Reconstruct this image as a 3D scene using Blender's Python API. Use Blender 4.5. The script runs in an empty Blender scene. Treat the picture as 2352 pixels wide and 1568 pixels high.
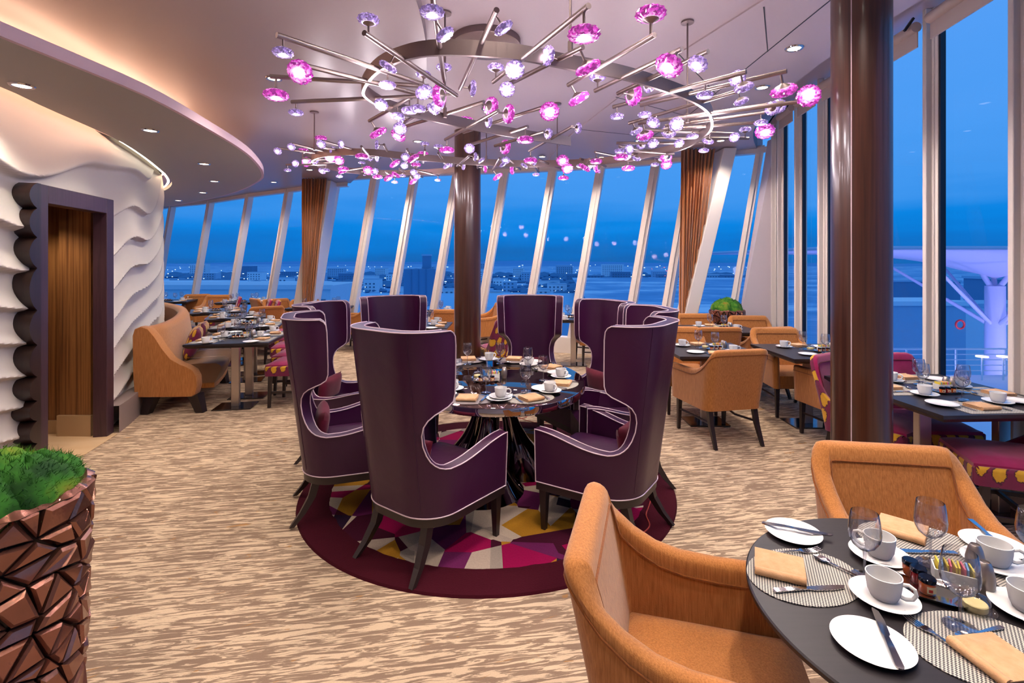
import bpy, bmesh, math, random
from mathutils import Vector, Matrix
PI = math.pi
random.seed(7)
C = bpy.context.scene.collection

# ------------------------------------------------------------------ camera, sky, exposure
FPX, HOR, EYE = 1150.0, 600.0, 1.65          # focal length and horizon in pixels of the 2352x1568 frame
cd = bpy.data.cameras.new('camera'); cam = bpy.data.objects.new('camera', cd); C.objects.link(cam)
cam.location = (0, 0, EYE); cam.rotation_euler = (PI/2, 0, 0)
cd.sensor_width = 36; cd.lens = 36*FPX/2352; cd.shift_y = -(784-HOR)/2352
cd.clip_start = .05; cd.clip_end = 9000
sc = bpy.context.scene; sc.camera = cam
sc.view_settings.view_transform = 'Standard'; sc.view_settings.look = 'None'
sc.view_settings.gamma = 1; sc.view_settings.exposure = 0.0
sc.view_settings.use_curve_mapping = False
cy = sc.cycles
cy.max_bounces = 7; cy.diffuse_bounces = 4; cy.glossy_bounces = 4; cy.transmission_bounces = 5; cy.transparent_max_bounces = 14
cy.caustics_reflective = False; cy.caustics_refractive = False; cy.sample_clamp_indirect = 4.0
cy.use_denoising = True

def s2l(r, g, b):
    f = lambda c: (c/255)/12.92 if c/255 <= .04045 else ((c/255+.055)/1.055)**2.4
    return (f(r), f(g), f(b), 1)

w = bpy.data.worlds.new('dusk_sky'); sc.world = w; w.use_nodes = True
nt = w.node_tree; nt.nodes.clear()
o_ = nt.nodes.new('ShaderNodeOutputWorld'); bg = nt.nodes.new('ShaderNodeBackground')
tc = nt.nodes.new('ShaderNodeTexCoord'); sp = nt.nodes.new('ShaderNodeSeparateXYZ'); rp = nt.nodes.new('ShaderNodeValToRGB')
nz = nt.nodes.new('ShaderNodeTexNoise'); mp = nt.nodes.new('ShaderNodeMapping'); mm = nt.nodes.new('ShaderNodeMath'); ma = nt.nodes.new('ShaderNodeMath')
mp.inputs['Scale'].default_value = (2, 2, 22); nz.inputs['Scale'].default_value = 1.3; nz.inputs['Detail'].default_value = 3
mm.operation = 'MULTIPLY_ADD'; mm.inputs[1].default_value = .10; mm.inputs[2].default_value = -.05; ma.operation = 'ADD'
L = nt.links.new
L(tc.outputs['Generated'], sp.inputs[0]); L(tc.outputs['Generated'], mp.inputs[0]); L(mp.outputs[0], nz.inputs['Vector'])
L(nz.outputs[0], mm.inputs[0]); L(sp.outputs['Z'], ma.inputs[0]); L(mm.outputs[0], ma.inputs[1]); L(ma.outputs[0], rp.inputs[0])
e = rp.color_ramp.elements
e[0].position = 0.0; e[0].color = s2l(24, 104, 184)
e[1].position = .55; e[1].color = s2l(96, 160, 240)
for p, c in ((.03, s2l(14, 118, 208)), (.065, s2l(10, 134, 228)), (.12, s2l(66, 152, 240)), (.20, s2l(76, 158, 246)), (.33, s2l(84, 160, 248))):
    k = rp.color_ramp.elements.new(p); k.color = c
L(rp.outputs[0], bg.inputs[0]); bg.inputs[1].default_value = 1.0; L(bg.outputs[0], o_.inputs[0])

def G(px, py, h=0.0):
    """ground point (x, y) seen at a picture point for a height h"""
    d = (EYE-h)*FPX/(py-HOR)
    return ((px-1176)/FPX*d, d)

# ------------------------------------------------------------------ materials
MATS = {}
class NT:
    def __init__(s, name):
        s.m = bpy.data.materials.new(name); s.m.use_nodes = True; s.t = s.m.node_tree; s.t.nodes.clear()
        s.out = s.n('ShaderNodeOutputMaterial'); MATS[name] = s.m
    def n(s, t, **kw):
        x = s.t.nodes.new(t)
        for k, v in kw.items(): setattr(x, k, v)
        return x
    def l(s, a, b): s.t.links.new(a, b)
    def pr(s, color=None, rough=.5, metal=0, **kw):
        p = s.n('ShaderNodeBsdfPrincipled'); s.p = p
        if color is not None: p.inputs['Base Color'].default_value = color
        p.inputs['Roughness'].default_value = rough; p.inputs['Metallic'].default_value = metal
        for k, v in kw.items(): p.inputs[k.replace('_', ' ')].default_value = v
        s.l(p.outputs[0], s.out.inputs[0]); return p
    def coord(s, scale=(1, 1, 1), rot=(0, 0, 0), which='Object'):
        c = s.n('ShaderNodeTexCoord'); m = s.n('ShaderNodeMapping')
        m.inputs['Scale'].default_value = scale; m.inputs['Rotation'].default_value = rot
        s.l(c.outputs[which], m.inputs[0]); return m.outputs[0]
    def coord2(s, rot, scale):
        c = s.n('ShaderNodeTexCoord'); a = s.n('ShaderNodeMapping'); b = s.n('ShaderNodeMapping')
        a.inputs['Rotation'].default_value = (0, 0, rot); b.inputs['Scale'].default_value = scale
        s.l(c.outputs['Object'], a.inputs[0]); s.l(a.outputs[0], b.inputs[0]); return b.outputs[0]
    def noise(s, vec, scale=5, detail=4, rough=.5, dist=0):
        x = s.n('ShaderNodeTexNoise'); x.inputs['Scale'].default_value = scale; x.inputs['Detail'].default_value = detail
        x.inputs['Roughness'].default_value = rough; x.inputs['Distortion'].default_value = dist
        s.l(vec, x.inputs['Vector']); return x.outputs[0]
    def ramp(s, fac, stops, const=False):
        r = s.n('ShaderNodeValToRGB'); r.color_ramp.interpolation = 'CONSTANT' if const else 'LINEAR'
        el = r.color_ramp.elements
        el[0].position, el[0].color = stops[0]; el[1].position, el[1].color = stops[-1]
        for p, c in stops[1:-1]:
            k = el.new(p); k.color = c
        s.l(fac, r.inputs[0]); return r.outputs[0]
    def mix(s, fac, a, b, blend='MIX'):
        m = s.n('ShaderNodeMix', data_type='RGBA', blend_type=blend)
        for i, v in ((0, fac), (6, a), (7, b)):
            if hasattr(v, 'links') or hasattr(v, 'is_linked'): s.l(v, m.inputs[i])
            else: m.inputs[i].default_value = v
        return m.outputs[2]
    def math(s, op, a, b=None, c=None):
        m = s.n('ShaderNodeMath', operation=op)
        for i, v in enumerate((a, b, c)):
            if v is None: continue
            if hasattr(v, 'is_linked'): s.l(v, m.inputs[i])
            else: m.inputs[i].default_value = v
        return m.outputs[0]
    def bump(s, h, strength=.3, dist=.01):
        b = s.n('ShaderNodeBump'); b.inputs['Strength'].default_value = strength; b.inputs['Distance'].default_value = dist
        s.l(h, b.inputs['Height']); s.l(b.outputs[0], s.p.inputs['Normal'])
    def emit(s, color, strength):
        e = s.n('ShaderNodeEmission')
        if hasattr(color, 'is_linked'): s.l(color, e.inputs[0])
        else: e.inputs[0].default_value = color
        e.inputs[1].default_value = strength; s.l(e.outputs[0], s.out.inputs[0]); return e

def plain(name, col, rough=.5, metal=0, **kw):
    t = NT(name); t.pr(col, rough, metal, **kw); return t
g4 = lambda v: (v, v, v, 1)

# carpet: warm taupe ground with long cream streaks and a few golden ones
t = NT('carpet'); p = t.pr(None, .95); p.inputs['Specular IOR Level'].default_value = .1
v = t.coord2(math.radians(-9), (5.2, 48, 1))
a = t.noise(v, 1.0, 5, .62, 1.1)
base = t.ramp(a, [(.0, s2l(146, 120, 102)), (.45, s2l(150, 126, 106)), (.50, s2l(160, 136, 114)), (.54, s2l(224, 198, 166)), (1, s2l(228, 202, 170))])
v2 = t.coord2(math.radians(-22), (4.5, 17, 1))
b = t.noise(v2, 1.3, 4, .6, .8)
gm = t.ramp(b, [(.0, g4(0)), (.66, g4(0)), (.70, g4(.6)), (1, g4(.65))])
cc = t.mix(gm, base, s2l(190, 132, 62))
f = t.noise(t.coord((1, 1, 1)), 260, 2)
cc2 = t.mix(.35, cc, t.ramp(f, [(.3, g4(.62)), (.7, g4(1))]), 'MULTIPLY')
t.l(cc2, p.inputs['Base Color']); t.bump(f, .35, .004)

# rug: mosaic of straight-edged shards inside a wine border
t = NT('rug_pile'); p = t.pr(None, .95); p.inputs['Specular IOR Level'].default_value = .1
vv = t.coord((1.7, 3.3, 0), (0, 0, .5))
vo = t.n('ShaderNodeTexVoronoi', feature='F1', distance='EUCLIDEAN'); vo.inputs['Scale'].default_value = 1.25; t.l(vv, vo.inputs['Vector'])
vo2 = t.n('ShaderNodeTexVoronoi', feature='F1'); vo2.inputs['Scale'].default_value = 1.35
t.l(t.coord((3.6, 1.6, 0), (0, 0, -.9)), vo2.inputs['Vector'])
sx = t.n('ShaderNodeSeparateColor'); t.l(vo.outputs['Color'], sx.inputs[0])
sy = t.n('ShaderNodeSeparateColor'); t.l(vo2.outputs['Color'], sy.inputs[0])
pat = t.math('FRACT', t.math('ADD', sx.outputs[0], t.math('MULTIPLY', sy.outputs[1], .9)))
shard = t.ramp(pat, [(0, s2l(186, 166, 150)), (.2, s2l(104, 34, 82)), (.36, s2l(200, 180, 160)), (.52, s2l(66, 18, 38)), (.64, s2l(176, 124, 36)), (.78, s2l(160, 146, 134)), (.88, s2l(44, 26, 46)), (.94, s2l(150, 14, 72))], True)
tc_ = t.n('ShaderNodeTexCoord'); le = t.n('ShaderNodeVectorMath', operation='LENGTH'); t.l(tc_.outputs['Object'], le.inputs[0])
wob = t.math('ADD', le.outputs['Value'], t.math('MULTIPLY', t.noise(t.coord(), 9, 2), .03))
edge = t.math('GREATER_THAN', wob, 1.155)
col = t.mix(edge, shard, s2l(66, 15, 28))
fz = t.noise(t.coord(), 120, 3)
t.l(t.mix(.35, col, t.ramp(fz, [(.3, g4(.6)), (.7, g4(1))]), 'MULTIPLY'), p.inputs['Base Color']); t.bump(fz, .5, .005)

def leather(name, col, rough):
    t = NT(name); p = t.pr(col, rough); p.inputs['Specular IOR Level'].default_value = .38
    n1 = t.noise(t.coord((1, 1, 1)), 3.5, 3, .5, .5); n2 = t.noise(t.coord(), 240, 2)
    s_ = t.math('ADD', t.math('MULTIPLY', n1, 1.0), t.math('MULTIPLY', n2, .06)); t.bump(s_, .22, .03)
    c2 = tuple(min(1, x*1.35) for x in col[:3])+(1,)
    t.l(t.mix(t.noise(t.coord(), 2, 3), col, c2), p.inputs['Base Color'])
leather('purple_leather', s2l(52, 13, 47), .36)
leather('taupe_leather', s2l(126, 96, 72), .45)
plain('piping', s2l(214, 190, 200), .5)
def fabric(name, c1, c2, sc_=(130, 130, 7), sheen=.3, scale=1.0):
    t = NT(name); p = t.pr(None, .85); p.inputs['Sheen Weight'].default_value = sheen; p.inputs['Specular IOR Level'].default_value = .25
    n = t.noise(t.coord(sc_), scale, 3, .6); n2 = t.noise(t.coord(), 300, 2)
    t.l(t.mix(t.ramp(n, [(.3, g4(0)), (.7, g4(1))]), c1, c2), p.inputs['Base Color']); t.bump(t.math('ADD', n, n2), .3, .003)
fabric('orange_fabric', s2l(160, 98, 42), s2l(196, 130, 68), (210, 210, 12))
fabric('orange_seam', s2l(128, 70, 22), s2l(150, 86, 30))
fabric('maroon_velvet', s2l(132, 12, 66), s2l(168, 26, 92), (6, 6, 6), .4)
fabric('wine_velvet', s2l(84, 8, 32), s2l(108, 14, 44), (6, 6, 6), .15)
fabric('napkin_cloth', s2l(208, 160, 114), s2l(222, 176, 132), (40, 40, 40), .1)
fabric('copper_curtain', s2l(160, 92, 44), s2l(190, 118, 62), (60, 60, 2), .4)
# ikat pattern
t = NT('ikat'); p = t.pr(None, .85); p.inputs['Sheen Weight'].default_value = .2
cc0 = t.coord((1, 1, 1)); sp0 = t.n('ShaderNodeSeparateXYZ'); t.l(cc0, sp0.inputs[0]); cb0 = t.n('ShaderNodeCombineXYZ')
t.l(t.math('MULTIPLY', t.math('ADD', sp0.outputs[0], sp0.outputs[1]), 11.0), cb0.inputs[0]); t.l(t.math('MULTIPLY', t.math('ADD', sp0.outputs[2], t.math('MULTIPLY', sp0.outputs[1], .0)), 6.6), cb0.inputs[1]); c0 = cb0.outputs[0]; wv = t.n('ShaderNodeVectorMath', operation='ADD')
nn = t.n('ShaderNodeTexNoise'); nn.inputs['Scale'].default_value = 9; nn.inputs['Detail'].default_value = 3; t.l(c0, nn.inputs['Vector'])
sc2 = t.n('ShaderNodeVectorMath', operation='SCALE'); sc2.inputs['Scale'].default_value = .28; t.l(nn.outputs['Color'], sc2.inputs[0]); t.l(c0, wv.inputs[0]); t.l(sc2.outputs[0], wv.inputs[1])
vo = t.n('ShaderNodeTexVoronoi', feature='F1', voronoi_dimensions='2D'); vo.inputs['Scale'].default_value = 1.0; vo.inputs['Randomness'].default_value = .3; t.l(wv.outputs[0], vo.inputs['Vector'])
t.l(t.ramp(vo.outputs['Distance'], [(0, s2l(214, 164, 36)), (.31, s2l(206, 152, 30)), (.345, s2l(40, 10, 22)), (.42, s2l(112, 16, 62)), (1, s2l(98, 14, 54))]), p.inputs['Base Color'])

t = NT('black_wood'); p = t.pr(None, .38); n = t.noise(t.coord((2, 26, 26)), 3, 4)
t.l(t.mix(n, s2l(22, 19, 22), s2l(44, 38, 42)), p.inputs['Base Color'])
plain('leg_wood', s2l(38, 26, 26), .4)
def brushed(name, col, rough=.3, scl=(3, 3, 120)):
    t = NT(name); p = t.pr(col, rough, 1); n = t.noise(t.coord(scl), 2, 3)
    r = t.math('MULTIPLY_ADD', n, .22, rough-.11); t.l(r, p.inputs['Roughness'])
brushed('steel', s2l(196, 186, 178), .34, (3, 3, 3))
brushed('nickel', s2l(158, 142, 140), .42, (60, 60, 4))
plain('dark_plate', s2l(96, 96, 104), .12, 1)
plain('chrome', s2l(205, 200, 200), .03, 1)
plain('smoked_mirror', s2l(150, 128, 118), .02, 1)
plain('black_chrome', s2l(120, 112, 112), .03, 1)
plain('silver', s2l(214, 210, 208), .12, 1)
plain('china', s2l(255, 253, 248), .12)
plain('white_frame', s2l(238, 228, 220), .42)
plain('white_paint', s2l(228, 222, 218), .5)
plain('blind_fabric', s2l(226, 206, 196), .8)
plain('dark_gap', s2l(20, 26, 40), .3)
plain('beige_skirting', s2l(176, 148, 112), .4)
plain('taupe_skirting', s2l(150, 134, 128), .45)
plain('panel_grey', s2l(206, 194, 200), .5)
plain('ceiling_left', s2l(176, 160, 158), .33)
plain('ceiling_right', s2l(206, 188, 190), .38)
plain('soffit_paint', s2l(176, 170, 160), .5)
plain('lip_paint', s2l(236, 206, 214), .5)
plain('plaster', s2l(206, 198, 188), .6)
plain('black_plastic', s2l(18, 18, 20), .35)
plain('navy_lid', s2l(14, 18, 34), .12, .6)
plain('butter', s2l(232, 214, 150), .4)
plain('packet_pink', s2l(232, 110, 130), .6); plain('packet_blue', s2l(120, 170, 220), .6); plain('packet_yellow', s2l(236, 210, 70), .6)
plain('jar_label', s2l(232, 214, 170), .6); plain('jar_red', s2l(190, 50, 40), .5)
plain('orange_cord', s2l(176, 60, 44), .5)
plain('candle_glow', s2l(255, 240, 230), .5)
t = NT('amber_jam'); t.pr(s2l(206, 92, 20), .1, 0, Coat_Weight=1.0)
t = NT('berry_jam'); t.pr(s2l(150, 24, 30), .1, 0, Coat_Weight=1.0)
# column and door veneers
def veneer(name, cols, scl, rough=.25, coat=.4):
    t = NT(name); p = t.pr(None, rough); p.inputs['Coat Weight'].default_value = coat; p.inputs['Coat Roughness'].default_value = .12
    n = t.noise(t.coord(scl), 1.0, 5, .65)
    t.l(t.ramp(n, [(i/(len(cols)-1)*.5+.25, c) for i, c in enumerate(cols)]), p.inputs['Base Color'])
veneer('column_veneer', [s2l(34, 18, 16), s2l(56, 30, 23), s2l(72, 40, 28), s2l(42, 23, 20)], (42, 42, .8), .3)
veneer('door_veneer', [s2l(52, 30, 18), s2l(110, 70, 38), s2l(150, 104, 60), s2l(64, 38, 22)], (55, 55, .7), .4, .1)
veneer('frame_veneer', [s2l(44, 26, 34), s2l(66, 42, 52), s2l(50, 30, 38)], (30, 30, 1.5), .42, .1)
veneer('dark_trim', [s2l(26, 15, 13), s2l(44, 27, 22), s2l(30, 18, 15)], (30, 30, 1.5), .35, .1)
t = NT('marble'); p = t.pr(None, .2); n = t.noise(t.coord((1, 2, 1)), 2, 6, .6, 1.5)
t.l(t.mix(n, s2l(236, 206, 166), s2l(214, 176, 132)), p.inputs['Base Color'])
# woven place mat
t = NT('woven_mat'); p = t.pr(None, .7)
cx_ = t.coord((1, 1, 1)); ck = t.n('ShaderNodeTexChecker'); ck.inputs['Scale'].default_value = 210; ck.inputs[1].default_value = s2l(214, 206, 192); ck.inputs[2].default_value = s2l(62, 62, 66)
t.l(cx_, ck.inputs[0]); t.l(ck.outputs[0], p.inputs['Base Color'])
plain('silver_mat', s2l(150, 140, 138), .45, .4)
# copper mosaic
t = NT('copper_shell'); p = t.pr(None, .22, .75); n = t.noise(t.coord(), 14, 4); n2 = t.noise(t.coord((1, 1, 1)), 3, 2)
t.l(t.mix(n2, t.mix(n, s2l(112, 66, 60), s2l(186, 124, 114)), s2l(136, 98, 74)), p.inputs['Base Color']); t.l(t.math('MULTIPLY_ADD', n, .3, .08), p.inputs['Roughness']); t.bump(n, .25, .01)
plain('dark_grout', s2l(18, 10, 12), .3, .5)
t = NT('moss'); p = t.pr(None, .9); n = t.noise(t.coord(), 9, 3)
t.l(t.ramp(n, [(.3, s2l(14, 62, 10)), (.48, s2l(46, 112, 20)), (.62, s2l(104, 140, 30)), (.75, s2l(150, 110, 36))]), p.inputs['Base Color'])

def thin_glass(name, tint=(1, 1, 1, 1), ior=1.5, boost=1.0, haze=0.0):
    t = NT(name); fr = t.n('ShaderNodeFresnel'); ge = t.n('ShaderNodeNewGeometry')
    t.l(t.math('MULTIPLY_ADD', ge.outputs['Backfacing'], 1/ior-ior, ior), fr.inputs[0])   # same reflectance from both sides of the thin pane
    tr = t.n('ShaderNodeBsdfTransparent'); tr.inputs[0].default_value = tint
    gl = t.n('ShaderNodeBsdfGlossy'); gl.inputs['Roughness'].default_value = .01
    mx = t.n('ShaderNodeMixShader'); f = t.math('MINIMUM', t.math('MULTIPLY', fr.outputs[0], boost), 1.0)
    t.l(f, mx.inputs[0]); t.l(tr.outputs[0], mx.inputs[1]); t.l(gl.outputs[0], mx.inputs[2]); t.l(mx.outputs[0], t.out.inputs[0])
thin_glass('window_glass', (.97, .99, 1, 1), 1.25, .6)
thin_glass('table_glass', (.985, .985, .99, 1), 1.5, 2.6)
thin_glass('stem_glass', (.9, .9, .93, 1), 1.7, 3.0)
def crystal(name, rim, mid, st):  # core glow and lighter and darker facets are painted into the colour
    t = NT(name); p = t.pr(rim, .05)
    c = t.n('ShaderNodeTexCoord'); sp_ = t.n('ShaderNodeSeparateXYZ'); t.l(c.outputs['Object'], sp_.inputs[0])
    r = t.math('SQRT', t.math('ADD', t.math('POWER', sp_.outputs[0], 2), t.math('POWER', sp_.outputs[1], 2)))
    n = t.n('ShaderNodeTexVoronoi', feature='F1'); n.inputs['Scale'].default_value = 5.5; t.l(c.outputs['Object'], n.inputs['Vector'])
    sc_ = t.n('ShaderNodeSeparateColor'); t.l(n.outputs['Color'], sc_.inputs[0])
    rr = t.math('ADD', r, t.math('MULTIPLY_ADD', sc_.outputs[0], .5, -.25))
    col = t.ramp(rr, [(0, (1, .92, 1, 1)), (.34, (1, .85, 1, 1)), (.5, mid), (.8, rim), (1, tuple(x*.4 for x in rim[:3])+(1,))])
    t.l(col, p.inputs['Base Color']); t.l(col, p.inputs['Emission Color']); p.inputs['Emission Strength'].default_value = st
    p.inputs['Coat Weight'].default_value = 1
crystal('pink_crystal', s2l(204, 66, 186), s2l(242, 186, 242), .9)
crystal('lilac_crystal', s2l(158, 130, 200), s2l(226, 212, 248), .85)
t = NT('lamp_core'); t.emit((1, .86, 1, 1), 14)
t = NT('downlight_glow'); t.emit((1, .86, .74, 1), 9)
t = NT('cove_glow'); t.emit((1, .58, .38, 1), 30)
t = NT('wall_wash_glow'); t.emit((1, .9, .66, 1), 7)
t = NT('bar_glow'); t.emit((1, .93, .85, 1), 1.6)
t = NT('city_glow'); t.emit((.65, .85, 1, 1), 2.2)
t = NT('city_glow_red'); t.emit((1, .25, .35, 1), 1.0)
t = NT('lamp_glow'); t.emit((1, .95, .9, 1), 12)
# outside: blue distance haze is painted into sea, land, hill, tree and building colours
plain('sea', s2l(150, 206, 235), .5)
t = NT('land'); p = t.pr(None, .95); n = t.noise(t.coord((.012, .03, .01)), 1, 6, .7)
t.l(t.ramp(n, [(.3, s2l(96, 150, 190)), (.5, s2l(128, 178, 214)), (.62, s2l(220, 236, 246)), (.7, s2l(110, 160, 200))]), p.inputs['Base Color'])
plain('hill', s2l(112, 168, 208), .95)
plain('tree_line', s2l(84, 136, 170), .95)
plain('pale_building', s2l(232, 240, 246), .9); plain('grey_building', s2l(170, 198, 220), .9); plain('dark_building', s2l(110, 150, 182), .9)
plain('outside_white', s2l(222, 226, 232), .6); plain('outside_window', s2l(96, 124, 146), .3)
plain('canopy_cloth', s2l(214, 214, 232), .7)
plain('life_red', s2l(200, 40, 40), .5)

# ------------------------------------------------------------------ mesh helpers
class MB:
    def __init__(s): s.v = []; s.f = []
    def add(s, vs, fs):
        k = len(s.v); s.v += [tuple(q) for q in vs]; s.f += [tuple(i+k for i in q) for q in fs]; return s
    def box(s, c, d, rz=0, M=None):
        x, y, z = (q/2 for q in d); vs = [Vector((a*x, b*y, e*z)) for a in (-1, 1) for b in (-1, 1) for e in (-1, 1)]
        R = Matrix.Rotation(rz, 3, 'Z') if M is None else M
        vs = [R @ q + Vector(c) for q in vs]
        return s.add(vs, [(0, 1, 3, 2), (4, 6, 7, 5), (0, 4, 5, 1), (2, 3, 7, 6), (0, 2, 6, 4), (1, 5, 7, 3)])
    def tube(s, path, r, n=8, cap=True, close=False):
        P = [Vector(q) for q in path]; m = len(P); rs = r if isinstance(r, (list, tuple)) else [r]*m
        k = len(s.v); up = None
        for i in range(m):
            if close: t = P[(i+1) % m]-P[i-1]
            else: t = P[min(i+1, m-1)]-P[max(i-1, 0)]
            if t.length < 1e-9: t = Vector((0, 0, 1))
            t.normalize()
            if up is None:
                a = Vector((0, 0, 1)) if abs(t.z) < .9 else Vector((1, 0, 0)); up = (a - t*a.dot(t)).normalized()
            else:
                up = up - t*up.dot(t); up = up.normalized() if up.length > 1e-6 else Vector((1, 0, 0))
            sd = t.cross(up)
            for j in range(n):
                a = 2*PI*j/n; s.v.append(tuple(P[i] + (up*math.cos(a)+sd*math.sin(a))*rs[i]))
        for i in range(m if close else m-1):
            for j in range(n):
                a, b = k+i*n+j, k+i*n+(j+1) % n; i2 = (i+1) % m; c, d = k+i2*n+(j+1) % n, k+i2*n+j
                s.f.append((a, b, c, d))
        if cap and not close:
            s.f.append(tuple(k+j for j in range(n))[::-1]); s.f.append(tuple(k+(m-1)*n+j for j in range(n)))
        return s
    def bar(s, a, b, r0, r1=None, n=12): return s.tube([a, b], [r0, r1 if r1 is not None else r0], n)
    def lathe(s, prof, n=24, c=(0, 0, 0), sx=1, sy=1, rfn=None):
        k = len(s.v); m = len(prof)
        for (r, z) in prof:
            for j in range(n):
                a = 2*PI*j/n; q = r*(rfn(a) if rfn else 1)
                s.v.append((c[0]+q*sx*math.cos(a), c[1]+q*sy*math.sin(a), c[2]+z))
        for i in range(m-1):
            for j in range(n):
                s.f.append((k+i*n+j, k+i*n+(j+1) % n, k+(i+1)*n+(j+1) % n, k+(i+1)*n+j))
        if prof[0][0] > 1e-6: s.f.append(tuple(k+j for j in range(n))[::-1])
        if prof[-1][0] > 1e-6: s.f.append(tuple(k+(m-1)*n+j for j in range(n)))
        return s
    def prism(s, poly, z0, z1):
        n = len(poly); vs = [(x, y, z0) for x, y in poly]+[(x, y, z1) for x, y in poly]
        fs = [tuple(range(n))[::-1], tuple(range(n, 2*n))]+[(i, (i+1) % n, n+(i+1) % n, n+i) for i in range(n)]
        return s.add(vs, fs)
    def ribbon(s, path, z0, z1):
        """vertical band along an open plan path"""
        k = len(path); return s.add([(x, y, z0) for x, y in path]+[(x, y, z1) for x, y in path], [(i, i+1, k+i+1, k+i) for i in range(k-1)])
    def grid(s, rows):
        k = len(s.v); m = len(rows[0])
        for r in rows: s.v += [tuple(q) for q in r]
        for i in range(len(rows)-1):
            for j in range(m-1):
                s.f.append((k+i*m+j, k+i*m+j+1, k+(i+1)*m+j+1, k+(i+1)*m+j))
        return s
    def build(s, name, mat, parent=None, ang=35, bevel=0, seg=2, weld=True, norm=True):
        me = bpy.data.meshes.new(name); bm = bmesh.new()
        vs = [bm.verts.new(q) for q in s.v]
        for f in s.f:
            ids = []
            for i in f:
                if i not in ids: ids.append(i)
            if len(ids) > 2:
                try: bm.faces.new([vs[i] for i in ids])
                except ValueError: pass
        if weld: bmesh.ops.remove_doubles(bm, verts=bm.verts[:], dist=1e-5)
        bmesh.ops.dissolve_degenerate(bm, dist=1e-6, edges=bm.edges[:])
        if norm: bmesh.ops.recalc_face_normals(bm, faces=bm.faces[:])
        if bevel:
            ed = [e for e in bm.edges if len(e.link_faces) == 2 and e.calc_face_angle(0) > .6]
            bmesh.ops.bevel(bm, geom=ed, offset=bevel, segments=seg, profile=.5, affect='EDGES', clamp_overlap=True)
        bm.to_mesh(me); bm.free()
        me.materials.append(MATS[mat])
        me.polygons.foreach_set('use_smooth', [ang > 0]*len(me.polygons))
        if ang > 0: me.set_sharp_from_angle(angle=math.radians(ang))
        o = bpy.data.objects.new(name, me); C.objects.link(o)
        if parent is not None: o.parent = parent
        return o
def tag(o, label, cat, group=None, kind=None):
    if label: o['label'] = label
    if cat: o['category'] = cat
    if group: o['group'] = group
    if kind: o['kind'] = kind
    return o
def struct(o, label=None):
    o['kind'] = 'structure'
    if label: o['label'] = label
    return o
def empty(name, loc, rz=0, label=None, cat=None, group=None):
    o = bpy.data.objects.new(name, None); C.objects.link(o); o.empty_display_size = .1
    o.location = loc; o.rotation_euler = (0, 0, rz); return tag(o, label, cat, group)
KIDS = {}
def kids(root):
    if root.name not in KIDS:
        KIDS[root.name] = [(c, list(c.children)) for c in root.children]
    return KIDS[root.name]
def dup(root, loc, rz, label, group=None, cat=None, scale=None):
    r = root.copy(); C.objects.link(r); r.location = loc; r.rotation_euler = (0, 0, rz); r['label'] = label
    if scale: r.scale = scale
    if group: r['group'] = group
    elif 'group' in r: del r['group']
    if cat: r['category'] = cat
    for ch, gs in kids(root):
        c = ch.copy(); C.objects.link(c); c.parent = r
        for g in gs:
            d = g.copy(); C.objects.link(d); d.parent = c
    return r
USED = set()
def place(root, loc, rz, label, group=None, scale=None):
    """the first time moves the prototype itself, afterwards copies it with its parts"""
    if root.name not in USED:
        kids(root); USED.add(root.name)
        root.location = loc; root.rotation_euler = (0, 0, rz); root['label'] = label
        if scale: root.scale = scale
        if group: root['group'] = group
        return root
    return dup(root, loc, rz, label, group, scale=scale if scale else (1, 1, 1))
def polyline(pts, n):
    """evenly resampled smooth (Catmull-Rom) curve through plan points"""
    P = [Vector(q) for q in pts]; P = [P[0]*2-P[1]]+P+[P[-1]*2-P[-2]]; out = []
    for i in range(1, len(P)-2):
        for k in range(12):
            t = k/12; a, b, c, d = P[i-1:i+3]
            out.append(.5*((2*b)+(c-a)*t+(2*a-5*b+4*c-d)*t*t+(3*b-a-3*c+d)*t**3))
    out.append(P[-2]); ds = [0]
    for a, b in zip(out, out[1:]): ds.append(ds[-1]+(b-a).length)
    res = []; j = 0
    for k in range(n):
        q = ds[-1]*k/(n-1)
        while j < len(ds)-2 and ds[j+1] < q: j += 1
        u = (q-ds[j])/max(1e-9, ds[j+1]-ds[j]); res.append(out[j].lerp(out[j+1], min(1, u)))
    return res
def offset(path, d):
    r = []
    for i, q in enumerate(path):
        t = (path[min(i+1, len(path)-1)]-path[max(i-1, 0)]).normalized(); r.append(Vector((q.x+t.y*d, q.y-t.x*d)))
    return r
def face(dx, dy): return math.atan2(-dx, dy)          # rotation that turns local +y to (dx, dy)
def sm(a, b, x):
    t = max(0, min(1, (x-a)/(b-a))); return t*t*(3-2*t)
# ------------------------------------------------------------------ lights of the room
def spot(name, loc, power, col=(1, .86, .75), size=2.3, blend=.7, r=.05):
    l = bpy.data.lights.new(name, 'SPOT'); l.energy = power; l.color = col; l.spot_size = size; l.spot_blend = blend; l.shadow_soft_size = r
    o = bpy.data.objects.new(name, l); C.objects.link(o); o.location = loc; return o
def bulb(name, loc, power, col=(1, .86, .95), r=.05):
    l = bpy.data.lights.new(name, 'POINT'); l.energy = power; l.color = col; l.shadow_soft_size = r
    o = bpy.data.objects.new(name, l); C.objects.link(o); o.location = loc; return o
ZL, ZR, ZS = 3.28, 3.40, 2.82                       # left ceiling, right ceiling, soffit
SOFFIT_LAMPS = [(-3.26, 3.33), (-3.23, 4.47), (-3.69, 6.0), (-4.34, 7.3), (-5.25, 8.5), (-6.4, 9.6), (-3.2, 1.6)]
LEFT_LAMPS = [(-2.12, 4.46), (-1.28, 6.8), (-1.9, 2.2), (-1.6, .4), (-3.6, 8.9), (-6.2, 10.9), (-2.3, 9.3)]
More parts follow.
